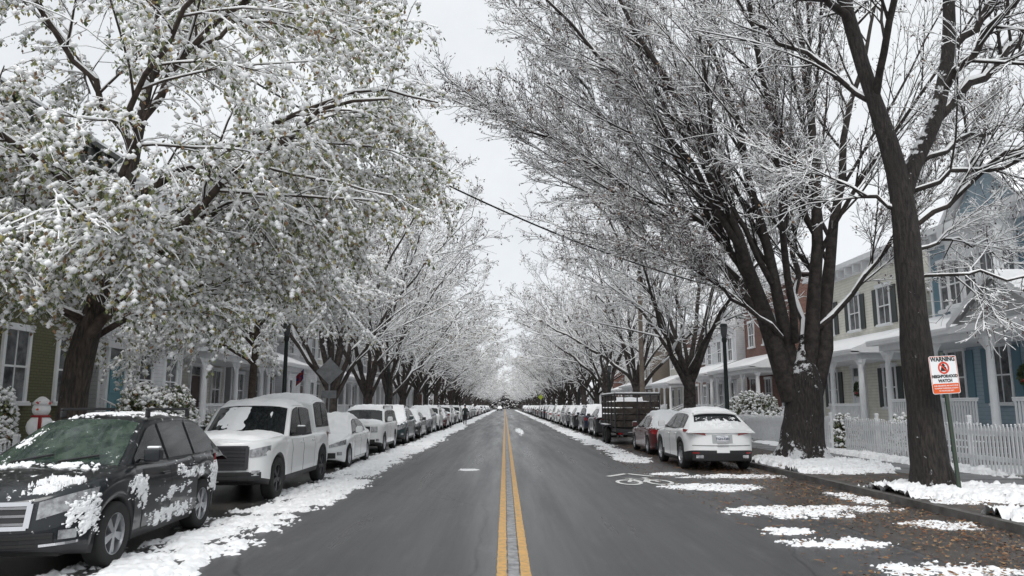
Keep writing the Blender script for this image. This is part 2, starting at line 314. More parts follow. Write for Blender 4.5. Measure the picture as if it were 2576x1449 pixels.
def trunkmesh(curves,parent,mat,sides=18,flare=None):
    acc=Acc()
    for c in curves:
        q=resample(c,26); C=q[None,:,:3].copy(); R=q[None,:,3].copy()
        V,Q=tubes(C,R,sides); nz_=fbm(V[:,0]*3+V[:,1]*2,V[:,2]*1.1,3)-.5
        cen=np.repeat(C[0],sides,0); V=V+(V-cen)*nz_[:,None]*.30
        if flare is not None:
            h=np.clip(1-(V[:,2]-flare)/.7,0,1)**2; ang=np.arctan2(V[:,1]-cen[:,1],V[:,0]-cen[:,0]); V[:,:2]+=(V-cen)[:,:2]*(h*(.18+.25*np.sin(ang*5)))[:,None]
        acc.q(V,Q,0)
    return acc.obj('trunk',[mat],parent)
def tree(label,base,trunk,limbs,levels,bark,parentkw,leaf=None,thick=18,trunkmat=None,snowk=1.,flare=None,limbk=1.,prune=False,xmax=None):
    root=empty('street_tree',base,label=label,category='tree',**parentkw)
    off=np.array([base[0],base[1],0,0])
    tr=[[tuple(np.array(p)-off) for p in c] for c in trunk]; lm=[[tuple(np.array(p)-off) for p in c] for c in limbs]
    trunkmesh(tr,root,trunkmat or bark,thick,flare)
    Q=np.stack([resample(c,12) for c in lm]); C=Q[:,:,:3]; C[:,1:]+=rng.normal(0,.07,C[:,1:].shape); R=Q[:,:,3]*limbk
    acc=Acc(); V,F=tubes(C,R,10); acc.q(V,F,0); V,F=snowtube(C,R,6,.9,.012); acc.q(V,F,1)
    lastC=[]
    for i,l in enumerate(levels):
        C,R=spawn(C,R,**l)
        if prune:   # leave out twigs far above or beside anything the street view shows
            p=C[:,0]+off[:3]; y_=np.maximum(p[:,1],.5); k=((p[:,2]-1.72)/y_<(.80,.72,.68,.66)[i])&(np.abs(p[:,0])/y_<.95)
            if xmax is not None: k&=(C[:,-1,0]+off[0])<xmax+rng.normal(0,.25,len(C))
            C,R=C[k],R[k]
        sd=6 if i==0 else (5 if i==1 else 3); V,F=tubes(C,R,sd); acc.q(V,F,0)
        V,F=snowtube(C,R,4 if i<2 else 3,snowk,(.009,.007,.005,.004)[i]); acc.q(V,F,1); lastC.append((C,R))
    if leaf: leaf(acc,lastC)
    acc.obj('crown',[bark,TSNOW]+LEAF+[SEED],root); return root
def lf_dry(n,ns,size=.055):
    def f(acc,L):
        P=sample(L[-1][0],n,.5); 
        P=np.concatenate([P+rng.normal(0,.045,P.shape) for _ in range(3)]); leaves(acc,P,size,[6,4],[.9,.1]); clumps(acc,sample(L[-1][0],ns,.2)+[0,0,.015],.028,1)
    return f
T0=[[(8.75,22,-.05,.80),(8.72,22,.5,.64),(8.8,22,1.3,.56),(8.85,22,2.1,.55),(8.85,22,2.6,.48),(8.9,22,3.1,.28),(9.0,22,3.8,.10)]]
lim=[[(8.5,22,1.9,.52),(8.1,22,3.5,.42),(7.2,21.9,6.1,.31),(6.1,21.5,9.2,.20),(4.6,21,12,.13),(2.6,20.5,15,.05)],
 [(8.7,22,2.1,.38),(8.3,22.3,5,.27),(8.1,22.5,7,.20),(7.5,22.9,10.6,.15),(6.9,23.3,14,.09),(6.2,23.6,17.5,.04)],
 [(8.9,22,2.3,.40),(9.3,21.7,5,.29),(9.4,21.5,7,.23),(9.2,21.2,12,.14),(8.6,21,17.5,.04)],
 [(9.1,22,2.0,.44),(9.7,22.1,4.3,.33),(10.1,22.2,6.1,.26),(10.7,22.5,9.3,.17),(12,22.9,14,.09),(12.9,23,17,.04)],
 [(8.1,22,3.8,.20),(7.2,22,5.3,.16),(5.6,21.6,6.8,.12),(3.6,21.2,8.3,.08),(1.2,20.8,9.6,.05),(-.4,20.6,10.3,.02)],
 [(7.6,22,5.2,.18),(6.4,21,7.4,.14),(4.3,20,9.9,.10),(1.9,19.2,12.3,.07),(.3,18.8,13.8,.03)],
 [(8.5,22,3.6,.18),(7.4,23.5,5.9,.14),(5.2,25,8.6,.10),(2.6,26.3,11.1,.07),(.5,27,12.7,.03)],
 [(8.6,21.8,3.6,.18),(8.0,20.2,6,.14),(7.1,18.4,9,.11),(6.0,17,12.2,.07),(5.5,16,14,.03)],
 [(9.0,22.2,3.7,.18),(9.7,24,6,.14),(10.3,26,9,.10),(10.8,28,13,.05)],
 [(9.4,22,4.0,.14),(10.9,21.7,5.6,.10),(12.4,21.2,7.6,.07),(14,20.8,10,.04)],
 [(7.3,22,5.9,.14),(5.6,22.6,8.0,.11),(3.6,23.2,10.8,.08),(1.8,23.6,13.6,.04)],
 [(8.2,22.3,5.4,.15),(6.9,22.6,8.4,.11),(5.3,22.8,11.8,.08),(3.9,23,15.4,.04)],
 [(8.2,21.8,3.7,.11),(6.9,21,4.6,.08),(5.2,20.2,5.5,.05),(3.4,19.6,6.3,.03)]]
LV=[dict(m=15,ratio=.44,ang=.48,K=7,up=.04,wob=.06,rr=.42,rmin=.016,t0=.2,bias=(-.2,0,.12)),
    dict(m=10,ratio=.45,ang=.5,K=6,up=.035,wob=.09,rr=.5,rmin=.010,t0=.12,bias=(-.12,0,.05)),
    dict(m=8,ratio=.50,ang=.55,K=4,up=.03,wob=.12,rr=.6,rmin=.0072,t0=.1,lmin=.25),
    dict(m=2,ratio=.6,ang=.65,K=3,up=.02,wob=.18,rr=.7,rmin=.0055,t0=.2,lmin=.16)]
tree('large bare snow-covered street tree with many limbs beside the kerb',(8.75,22,0),T0,lim,LV,BARK,{},lf_dry(10000,6000,.06),trunkmat=FURROW,flare=.1,thick=28,snowk=.95,limbk=.66,prune=True)
T1=[[(8.25,14.5,0,.38),(8.2,14.5,.4,.33),(8.15,14.5,1.4,.30),(8.1,14.5,2.7,.28),(8.1,14.5,5,.25),(8.1,14.5,6.2,.23),(7.95,14.5,6.9,.18),(7.65,14.5,8,.155),(7.3,14.5,9.7,.13),(6.7,14.3,12,.10),(6.2,14.2,14.5,.05)],
    [(8.1,14.5,5.9,.18),(8.3,14.5,6.5,.17),(9.0,14.6,7.6,.15),(9.5,14.7,9.3,.13),(9.8,14.9,12,.10),(10,15,14.5,.05)]]
lim=[[(7.3,14.5,9.7,.12),(6.4,14.2,10.6,.08),(5.0,13.8,11.6,.04)],[(7.7,14.5,7.9,.08),(6.8,14.8,8.8,.06),(5.4,15,10,.04),(4.2,15,11.6,.02)],
 [(9,14.6,7.6,.12),(10.2,14.7,8.7,.10),(11.5,14.9,10,.07),(13,15,11,.03)],[(9.5,14.7,9.2,.10),(10.6,14.2,10.4,.08),(12,13.6,12,.03)],
 [(8.15,14.5,5.2,.07),(9.5,14.1,6.2,.05),(11,13.8,6.9,.03),(12.3,13.5,7.2,.015)],[(8.05,14.5,5.6,.06),(7.3,14.9,6.2,.045),(6.4,15.3,6.8,.03),(5.6,15.6,7.0,.015)],
 [(8.2,14.5,4.8,.05),(9.2,15,5.2,.035),(10.4,15.6,5.1,.02),(11.4,16,4.7,.012)],[(7.7,14.5,8,.10),(7.5,13.2,9.4,.08),(7.3,11.8,11,.05),(7.2,10.6,12.4,.02)],
 [(9.2,14.6,8.2,.10),(9.9,13.2,9.5,.07),(10.4,12,10.6,.03)],[(8.3,14.5,6.5,.07),(10,15.2,7.5,.06),(12,16,8.1,.04),(13.6,16.4,8.2,.015)],
 [(7.4,14.5,9.1,.1),(7.9,15.8,11,.07),(8.1,17,13,.03)],[(8.2,14.5,6.0,.06),(9.8,13.6,6.6,.045),(11.4,13,6.2,.02),(12.3,12.8,5.6,.012)],[(8.2,14.5,4.2,.04),(9.3,14,4.3,.03),(10.5,13.6,3.9,.02),(11.2,13.4,3.5,.01)]]
LV1=[dict(m=12,ratio=.55,ang=.7,K=6,up=.0,wob=.10,rr=.5,rmin=.011,t0=.15),dict(m=10,ratio=.5,ang=.75,K=5,up=-.01,wob=.13,rr=.6,rmin=.007,t0=.12),
     dict(m=6,ratio=.5,ang=.75,K=4,up=-.01,wob=.16,rr=.6,rmin=.005,t0=.1,lmin=.22)]
tree('dark furrowed tree trunk forking high up in snowy verge',(8.25,14.5,0),T1,lim,LV1,BARK,{},lf_dry(1200,1500,.05),trunkmat=FURROW,flare=.1,thick=24,snowk=1.0,limbk=.8,prune=True)
def lf_birch(nc,size=.075,cs=.048,spl=(.4,.17,.16,.27),nl=3):
    def f(acc,L):
        P=np.concatenate([sample(L[-1][0],int(nc*.85),.1),sample(L[-2][0],int(nc*.15),.3)])
        clumps(acc,P+[0,0,.015],cs,1,.8)
        Pl=np.concatenate([P+rng.normal(0,.04,P.shape)-[0,0,.03] for _ in range(nl)]); leaves(acc,Pl,size,[2,3,4,5],list(spl))
    return f
T2=[[(-8.0,14,0,.33),(-8.0,14,.4,.29),(-8.05,14,1.6,.26),(-8.0,14,2.6,.24),(-7.75,14,3.7,.18),(-7.5,14,4.8,.145),(-7.3,14,6.5,.11),(-7.1,14,8.2,.085),(-6.8,14,10,.06),(-6.6,14,12.5,.03)]]
lim=[[(-8,14,2.8,.11),(-7.1,13.8,3.9,.095),(-5.9,13.5,5.2,.075),(-4.6,13.2,6.5,.055),(-3.3,13,7.3,.035),(-2.2,12.8,7.3,.02)],
 [(-7.2,14,7.3,.08),(-6.4,13.7,8.6,.065),(-4.9,13.3,9.6,.05),(-3.2,13,10,.035),(-1.8,12.8,9.6,.02)],
 [(-7.6,14,4.4,.08),(-6.8,15.3,5.8,.06),(-5.2,16.8,7.2,.045),(-3.7,18,7.8,.03),(-2.6,18.8,7.4,.02)],
 [(-7.5,14,5,.075),(-6.6,12.5,6.4,.055),(-5.4,11,7.6,.04),(-4,9.8,8.2,.03),(-2.8,9,8,.02)],
 [(-7.9,14,3.2,.08),(-8.8,13.2,4.4,.055),(-9.6,12.2,5.5,.04),(-10.3,11.4,5.8,.02)],
 [(-7.7,14,4.2,.08),(-8.8,14.6,5.6,.055),(-10,15,6.8,.04),(-11.2,15.2,7,.02)],
 [(-7.3,14,6.6,.07),(-8.2,13.2,8.4,.05),(-9.2,12.4,10,.035),(-10,12,11,.02)],
 [(-7.1,14,8.2,.07),(-6.3,15.2,9.8,.05),(-4.9,16.2,11.2,.035),(-3.6,17,11.6,.02)],
 [(-7.1,14,8.4,.07),(-6.4,12.6,10,.05),(-5,11.5,11.2,.035),(-3.4,10.8,11.3,.02)],
 [(-8,14,2.9,.07),(-7.2,14.8,3.6,.055),(-6.2,15.8,4.4,.04),(-5,16.8,4.8,.02)],
 [(-7.4,14,5.6,.08),(-5.9,14.1,6.6,.06),(-4.1,14.3,7.6,.045),(-2.6,14.4,8.3,.03),(-1.4,14.4,7.9,.015)],
 [(-7.0,14,9,.06),(-7.6,15.5,11,.04),(-8.2,16.6,12.4,.02)],
 [(-7.9,14,3.6,.07),(-9,15.2,4.6,.05),(-10.4,16.4,5.2,.03)],[(-7.5,14,5.2,.07),(-8.8,12.4,6.4,.05),(-9.6,10.9,7.2,.03)],
 [(-7.6,14,4.6,.07),(-6.4,14.6,5.4,.05),(-4.8,15.2,6.0,.035),(-3.2,15.8,5.9,.02)],[(-7.9,14,3.3,.05),(-8.6,12.6,3.9,.04),(-9,11.2,4.2,.025)],[(-7.9,14,3.4,.05),(-7.0,12.9,4.2,.04),(-5.9,12.1,4.7,.025)]]
LB=[dict(m=13,ratio=.42,ang=.7,K=7,up=-.04,wob=.09,rr=.45,rmin=.010,t0=.15,lmin=1.0),dict(m=9,ratio=.58,ang=.75,K=6,up=-.16,wob=.10,rr=.5,rmin=.006,t0=.1,lmin=.7),
    dict(m=5,ratio=.58,ang=.65,K=4,up=-.32,wob=.12,rr=.6,rmin=.004,t0=.1,lmin=.45)]
tree('leafy green and brown street tree weighed down with clumps of snow',(-8,14,0),T2,lim,LB,BARKN,{},lf_birch(27000,.068,.052,nl=2),trunkmat=FURROWB,flare=.1,thick=24,snowk=1.25,prune=True,xmax=-.9)
T3=[[(-8.1,24,0,.15),(-8.1,24,2.5,.12),(-8,24,5,.10),(-7.8,24,9,.05)]]
lim=[[(-8.1+.0,24,z,.055),(-8.1+1.2*math.cos(a),24+1.2*math.sin(a),z+.8,.04),(-8.1+2.4*math.cos(a),24+2.4*math.sin(a),z+1.1,.028),(-8.1+3.6*math.cos(a),24+3.6*math.sin(a),z+.7,.015)] for z,a in ((3.0,3.9),(3.4,2),(4.0,3.6),(4.2,-.5),(4.8,1.2),(5.2,-1.6),(5.8,.2),(6.4,2.6),(6.8,-.8),(7.4,.9),(3.6,-2.1),(4.5,.0))]
LB2=[dict(LB[0],m=9),dict(LB[1],m=7),dict(LB[2],m=5)]
tree('slim snow-laden street tree with drooping leafy boughs',(-8.1,24,0),T3,lim,LB2,BARKN,{},lf_birch(8500,.065,.062,(.25,.2,.25,.3),1),thick=12,snowk=2.0)
def generic(seed,H=13.5,spread=8.6,nl=9,m=(11,7,6)):
    rg=np.random.default_rng(seed); fz=rg.uniform(1.9,2.8); r=.32
    T=[[(0,0,0,r*1.3),(.0,0,.4,r),(.05,.02,fz,r*.85),(.1,.05,fz+1.2,r*.4)]]; L=[]
    for i in range(nl):
        a=6.283*(i+rg.uniform(-.3,.3))/nl; inc=rg.uniform(.35,1.0); hz=spread*inc; top=H*(1.08-.50*inc**2); z0=fz+rg.uniform(-.4,.7); rr=r*rg.uniform(.34,.48)
        L.append([(0,0,z0,rr),(.18*hz*math.cos(a),.18*hz*math.sin(a),z0+(top-z0)*.25,rr*.7),(.5*hz*math.cos(a+.1),.5*hz*math.sin(a+.1),z0+(top-z0)*.6,rr*.42),(.85*hz*math.cos(a+.15),.85*hz*math.sin(a+.15),z0+(top-z0)*.9,rr*.2),(hz*math.cos(a+.1),hz*math.sin(a+.1),top,.02)])
    lv=[dict(m=m[0],ratio=.42,ang=.62,K=6,up=.02,wob=.1,rr=.42,rmin=.018,t0=.18),dict(m=m[1],ratio=.48,ang=.65,K=5,up=.01,wob=.12,rr=.5,rmin=.012,t0=.12),
        dict(m=m[2],ratio=.55,ang=.65,K=3,up=.0,wob=.15,rr=.6,rmin=.009,t0=.1,lmin=.4)]
    return T,L,lv
PROTO=[]
gk={'group':'trees lining the snowy street'}
for sd_,(x,y),leafy in ((11,(-8.0,34.5),0),(23,(8.4,34),0),(37,(-8.1,52),1),(51,(8.3,47),0)):
    T,L,lv=generic(sd_); sh=lambda c:[[(p[0]+x,p[1]+y,p[2],p[3]) for p in k] for k in c]
    t=tree('bare street tree with snow on every branch',(x,y,0),sh(T),sh(L),lv,BARKG,dict(gk),(lf_birch(2500,.08,.06,(.1,.2,.5,.2)) if leafy else lf_dry(3000,5000,.075)),thick=12,snowk=1.75)
    PROTO.append(t)
for side in (-1,1):
    for i,y in enumerate(list(np.arange(43 if side<0 else 58,150,9.5))+list(np.arange(160,420,13))):
        if side<0 and abs(y-52)<3: continue
        p=PROTO[(i*2+(side>0)+i//3)%4]; s=random.uniform(.85,1.1)
        copy_thing(p,(side*8.2+random.uniform(-.3,.3),y+random.uniform(-1.2,1.2),0),random.uniform(0,6.28),(s,s,s*random.uniform(.85,1.05)))
for i in range(24):
    side=-1 if i%2 else 1; p=PROTO[i%4]; s=random.uniform(.8,1.15)
    c=copy_thing(p,(side*random.uniform(27,34),20+i*8.5,0),random.uniform(0,6.28),(s,s,s)); c['label']='bare snowy garden tree standing behind the houses'
acc=Acc(); n=9000; P=np.stack([rng.uniform(-60,60,n),rng.uniform(425,445,n),np.abs(rng.normal(0,1,n))*6],1); P=P[P[:,2]<10+5*fbm(P[:,0]*.15,P[:,1]*.1,3)]
clumps(acc,P,.5,1); leaves(acc,P+rng.normal(0,.6,P.shape),1.0,[0,6],[.6,.4]); tw=np.stack([P-[0,0,2.5],P,P+rng.normal(0,1.6,P.shape)],1); V,F=tubes(tw,np.full((len(tw),3),.07),3); acc.q(V,F,0)
o=acc.obj('distant_wood',[BARK,TSNOW]+LEAF+[SEED],None); o['kind']='stuff'; o['label']='far-off snowy trees closing the end of the street'; o['category']='woods'
# ------------------------------------------------------------------ bushes
def bush(loc,sx,sy,sz,n,label):
    root=empty('snowy_bush',loc,label=label,category='bush'); acc=Acc(); v=nrm(rng.normal(size=(n,3))); v[:,2]=np.abs(v[:,2]); r=rng.uniform(.6,1,(n,1))**.6*(1+.6*(fbm(v[:,0]*3+5,v[:,1]*3+v[:,2]*3,2)[:,None]-.5))
    P=v*r*[sx,sy,sz]+[0,0,.1]
    tw=np.stack([P*[.1,.1,.05],P*.5+[0,0,.05],P],1); V,F=tubes(tw[:n//4],np.full((n//4,3),.008),3); acc.q(V,F,0)
    clumps(acc,P[::2],.07,1,.7); leaves(acc,np.concatenate([P,P*.97-[0,0,.04],P*.9]),.08,[2,4,5],[.15,.15,.7]); acc.obj('foliage',[BARKN,TSNOW]+LEAF,root); return root
bush((-9.9,21.3,.1),1.2,1.6,2.1,6500,'large round shrub heaped with snow by the steps')
bush((-11.7,17.4,.1),.42,.5,1.95,2600,'tall clipped evergreen dusted with snow'); bush((-11.3,24.6,.1),.9,2,1.4,3000,'low hedge heaped with snow before a white house')
bush((12.9,38.5,.1),1.1,4,2.2,7000,'broad snow-covered hedge behind the picket fence'); bush((12.9,48,.1),1.2,4,1.4,3000,'snow-covered hedge in a front garden')
bush((-11.8,31,.1),.9,3,1.5,3000,'snow-covered hedge in a front garden')
bush((13.2,29,.1),.6,.6,1.2,1000,'small conical evergreen dusted with snow by a porch'); bush((13.0,24,.1),.7,.9,1.2,1800,'snowy shrub in the garden behind the fence')
# ------------------------------------------------------------------ cars
def sst(t): t=np.clip(t,0,1); return t*t*(3-2*t)
class Car: pass
def build_car(kind,label,cat,P,pm,loc,rot,lower=None,snow=('hood','ws','roof','rear'),st=.07,rimm=None,group='cars parked along the kerb'):
    L,W,H,cl,rw=P['L'],P['W'],P['H'],P['cl'],P['rw']; wf,wr=P['wf'],P['wr']; pr=np.array(P['prof']); y0,y1,y2,y3=P['cab']; belt=P['belt']; rf=P.get('rf',.74); lf=P.get('lf',.22); lr=P.get('lr',.15)
    root=empty(kind,loc,rot,label=label,category=cat,group=group)
    dk=lower or BLACKP; ex=P.get('ex',14)
    wid=lambda y:W/2*np.sqrt(np.clip(1-np.abs(2*y/L)**ex,0,1))
    dens=np.linspace(-L/2,L/2,400); zt_=np.interp(dens,pr[:,0],pr[:,1]); kz=np.ones(25)/25; zt_=np.convolve(np.pad(zt_,12,'edge'),kz,'valid')
    zs=lambda y:np.interp(y,dens,zt_)
    def warp(y,z):
        u=2*y/L; s=sst((abs(u)-.7)/.3); return y+ (lf if y<0 else -lr)*max(0,z-.5)*s + (.12 if y<0 else -.12)*max(0,.45-z)*s
    ra=rw*1.16
    def zb(y):
        z=cl+.10*sst((abs(2*y/L)-.75)/.25)
        for a in (wf,wr):
            if abs(y-a)<ra: z=max(z,rw*.95+math.sqrt(ra*ra-(y-a)**2))
        return z
    ys=sorted(set([round(float(v),4) for v in np.concatenate([np.linspace(-.9975*L/2,-.8*L/2,12),np.linspace(-.8*L/2,.8*L/2,26),np.linspace(.8*L/2,.9975*L/2,12)]+[a+ra*np.sin(np.linspace(-1.57,1.57,15)) for a in (wf,wr)]+[np.array([a-ra-.004,a+ra+.004]) for a in (wf,wr)])]))
    ys=[y for y in ys if abs(y)<=.9976*L/2]
    tt=[0,.12,.3,.5,.62,.70,.84,.94,1]; bb=[.960,.980,.99,.99,1.0,1.008,.985,.96,.92]; rows=[]
    ss=[.92,.86,.7,.45,0]
    for y in ys:
        w_=float(wid(y)); b0=zb(y); s0=float(zs(y)); b0=min(b0,s0-.06); r=[(w_*.62,warp(y,b0),b0),]
        for t,bw in zip(tt,bb):
            fl=1+.016*max([math.exp(-((y-a)/(ra*.9))**2) for a in (wf,wr)])
            z=b0+(s0-b0)*t; r.append((w_*bw*fl,warp(y,z),z))
        for s in ss[1:]:
            z=s0+.05*(1-(s/.92)**2)-.012*math.exp(-((s-.6)/.12)**2)*(y<y0); r.append((w_*s,warp(y,z),z))
        rows.append(r+[(-p[0],p[1],p[2]) for p in reversed(r[:-1])])
    b=MB(); m=len(rows[0])
    def mi(j,i):
        i=min(i,m-2-i); return 1 if i<=P.get('clad',1) else 0
    b.grid(rows,mi); b.poly(rows[0],0); b.poly(rows[-1][::-1],0)
    b.obj('body',[pm,dk],root,smooth=True)
    u=MB(); u.box(-W*.36,W*.36,-L*.44,L*.44,cl+.02,.62); 
    u.box(-W*.46,W*.46,wf+ra,wr-ra,cl+.03,.55); u.obj('underbody',[BLK],root)
    def cabin(y0,y1,y2,y3,H,name,zfr=None,zre=None):
        za=float(zs(y0)) if zfr is None else zfr; zc=float(zs(y3)) if zre is None else zre
        ctl=np.array([(y0,za-.02),(y1,H-.06),(y1+.25*(y2-y1),H-.008),(y1+.5*(y2-y1),H),(y1+.8*(y2-y1),H-.015),(y2,H-.055),(y3,zc-.02)])
        dd=np.linspace(y0,y3,300); zz=np.interp(dd,ctl[:,0],ctl[:,1]); zz=np.convolve(np.pad(zz,10,'edge'),np.ones(21)/21,'valid'); top=lambda y:np.interp(y,dd,zz)
        wb=W/2*.925; wr_=W/2*rf
        plane=lambda z:wb+(wr_-wb)*(z-belt)/(H-.06-belt)
        ysc=np.concatenate([np.linspace(y0,y1,9),np.linspace(y1,y2,12)[1:],np.linspace(y2,y3,9)[1:]]); rows=[]
        sv=[-1,-.96,-.85,-.6,-.3,0,.3,.6,.85,.96,1]
        xe=lambda y:plane(top(y)-.06)
        def surf(y,s,off=0):
            zt=float(top(y)); x=float(xe(y))*s; return (x,y,zt-.06*abs(s)**5-.02*s*s+off)
        for y in ysc:
            r=[(-plane(belt-.07),y,belt-.07)]+[surf(y,s) for s in sv]+[(plane(belt-.07),y,belt-.07)]; 
            if r[1][2]<belt-.07: r[0]=(r[1][0],y,r[1][2]-.02); r[-1]=(r[-2][0],y,r[-2][2]-.02)
            rows.append(r)
        c=MB(); c.grid(rows); c.poly(rows[0][::-1]); c.poly(rows[-1]); c.obj(name,[pm],root,smooth=True)
        return top,plane,surf
    top,plane,surf=cabin(y0,y1,y2,y3,H,'cabin',zre=P.get('zre'))
    def glass(surf,ya,yb,name,sm=.86,mat=None):
        g=MB(); g.grid([[tuple(np.array(surf(y,s))+np.array([0,-.008 if name=='windshield' else .008,.008])) for s in np.linspace(-sm,sm,9)] for y in np.linspace(ya,yb,8)]); g.obj(name,[mat or GLASS],root,smooth=True)
    glass(surf,y0+.06,y1-.02,'windshield',.9,P.get('wsg')); glass(surf,y2+.05*(y3-y2),y2+P.get('rg',.62)*(y3-y2),'rear_window',.84)
    def sidewin(ya,yb,top,plane,zlo):
        pts=[y for y in np.linspace(ya,yb,11)]; tp=[(y,min(float(top(y))-.115,P['H']+.2)) for y in pts]; tp=[p for p in tp if p[1]>zlo+.02]
        if len(tp)<2: return
        poly=[(tp[0][0],zlo)]+tp+[(tp[-1][0],zlo)]
        for sgn in (1,-1):
            g=MB(); pp=[(sgn*(plane(z)+.012),y,z) for y,z in poly]; g.poly(pp if sgn>0 else pp[::-1],0)
            cx_=np.mean([p[0] for p in poly]); cz=np.mean([p[1] for p in poly])
            q=[(cx_+(y-cx_)*(1+.05/abs(yb-ya)),cz+(z-cz)*1.09) for y,z in poly]; qq=[(sgn*(plane(z)+.006),y,z) for y,z in q]; g.poly(qq if sgn>0 else qq[::-1],1)
            g.obj('side_window',[GLASS,BLACKP],root)
    for a,c in P['wins']: sidewin(a,c,top,plane,belt+.03)
    tops=[(top,surf,y0,y1,y2,y3)]
    if 'shell' in P:
        s0,s1,s2,s3,SH=P['shell']; t2,p2,sf2=cabin(s0,s1,s2,s3,SH,'camper_shell',zfr=SH-.12,zre=belt); 
        for a,c in P['shellwins']: sidewin(a,c,t2,p2,belt+.16)
        tops.append((t2,sf2,s0,s1,s2,s3))
    tm=MB(); pf=[(rw*.64,-.10),(rw*.93,-.11),(rw*.99,-.085),(rw,-.05),(rw,.05),(rw*.99,.085),(rw*.93,.11),(rw*.64,.10)]; tm.lathe(pf,n=28)
    rm=MB(); rm.lathe([(rw*.66,.098),(rw*.62,.10),(rw*.60,.06),(rw*.58,0)],n=28); rm.lathe([(rw*.6,.0),(.001,.0)],n=28,mi=1)
    rm.lathe([(rw*.16,.03),(rw*.15,.085),(.001,.09)],n=14)
    for k in range(10):
        a=2*math.pi*(k//2)/5+(.13 if k%2 else -.13); d=Vector((math.cos(a),math.sin(a),0)); q=Vector((-d.y,d.x,0))*.022; i_=d*rw*.12; o_=d*rw*.62
        h0,h1=.085,.075
        rm.poly([i_-q+Vector((0,0,h0)),o_-q+Vector((0,0,h1)),o_+q+Vector((0,0,h1)),i_+q+Vector((0,0,h0))])
        for sg in (-1,1): rm.poly([i_+q*sg+Vector((0,0,h0)),o_+q*sg+Vector((0,0,h1)),o_+q*sg+Vector((0,0,.02)),i_+q*sg+Vector((0,0,.02))])
    first=True
    for a in (wf,wr):
        for sgn in (1,-1):
            if first: wo=tm.obj('wheel',[RUB],root,smooth=True); ro=rm.obj('rim',[rimm or ALLOY,BLK],wo); first=False; w0,r0=wo,ro
            else:
                wo=w0.copy(); link(wo); ro=r0.copy(); link(ro); ro.parent=wo
            wo.location=(sgn*(W/2-.115),a,rw); wo.rotation_euler=(0,R_(90)*sgn,0)
    fy=lambda x:(1-min(.999,abs(2*x/W))**2)**(1/ex)*L/2
    def fp(name,x0,x1,za0,za1,zc0,zc1,mats,end=-1,off=.012,nx=8,lines=0,mirror=False):
        for sg in ((1,-1) if mirror else (1,)):
            g=MB(); rows=[]
            for k in range(5):
                t=k/4; r=[]
                for i in range(nx+1):
                    s=i/nx; x=x0+(x1-x0)*s; z=(za0+(za1-za0)*s)*(1-t)+(zc0+(zc1-zc0)*s)*t; y=warp(end*fy(x),z); r.append((sg*x,y+end*off,z))
                rows.append(r)
            g.grid(rows,0)
            loop=rows[0]+[r[-1] for r in rows[1:]]+rows[-1][::-1][1:]+[r[0] for r in rows[::-1][1:]]
            g.grid([loop,[(p[0]*.995,p[1]-end*(off+.03),p[2]) for p in loop]],0)
            for l in range(lines):
                t=(l+.5)/lines; r=[];r2=[]
                for i in range(nx+1):
                    s=i/nx; x=x0+(x1-x0)*s; z=(za0+(za1-za0)*s)*(1-t)+(zc0+(zc1-zc0)*s)*t; y=warp(end*fy(x),z)+end*(off+.012); r.append((sg*x,y,z-.013)); r2.append((sg*x,y,z+.013))
                g.grid([r,r2],1)
            g.obj(name,mats,root)
    hl=P['hl']; fp('headlight',hl[0],hl[1],hl[2],hl[3],hl[4],hl[5],[LAMPG],-1,.018,mirror=True)
    gr=P['gr']; fp('grille',-gr[0],gr[0],gr[1],gr[1],gr[2],gr[2],[BLACKP,P.get('grm',CHROME)],-1,.014,12,P.get('grl',3))
    if P.get('slots'):
        for k in range(7): x=-.36+k*.12; fp('grille_slot',x-.035,x+.035,gr[1]+.02,gr[1]+.02,gr[2]-.02,gr[2]-.02,[BLK],-1,.03,2)
    if P.get('gframe'):
        for (a,c,d,e) in ((-gr[0],gr[0],gr[2]-.02,gr[2]+.02),(-gr[0],gr[0],gr[1]-.02,gr[1]+.02)): fp('grille_trim',a,c,d,d,e,e,[P.get('gfm',CHROME)],-1,.034,12)
        fp('grille_trim',gr[0]-.03,gr[0]+.02,gr[1],gr[1],gr[2],gr[2],[P.get('gfm',CHROME)],-1,.033,2,mirror=True)
    fp('lower_intake',-W*.36,W*.36,P['cl']+.12,P['cl']+.12,P['cl']+.27,P['cl']+.27,[BLACKP,BLK],-1,.014,10,2)
    fp('fog_light',W*.38,W*.44,cl+.2,cl+.2,cl+.29,cl+.29,[LAMPG],-1,.016,3,mirror=True)
    fp('licence_plate',-.155,.155,cl+.28,cl+.28,cl+.43,cl+.43,[PLATE],-1,.04,2)
    tl=P['tl']; fp('tail_light',tl[0],tl[1],tl[2],tl[3],tl[4],tl[5],[RED],1,.018,mirror=True)
    fp('rear_bumper_trim',-W*.42,W*.42,cl+.06,cl+.06,cl+.26,cl+.26,[BLACKP],1,.014,12)
    if 'pl' in P: fp('licence_plate',-.155,.155,P['pl'],P['pl'],P['pl']+.15,P['pl']+.15,[PLATE],1,.02,2)
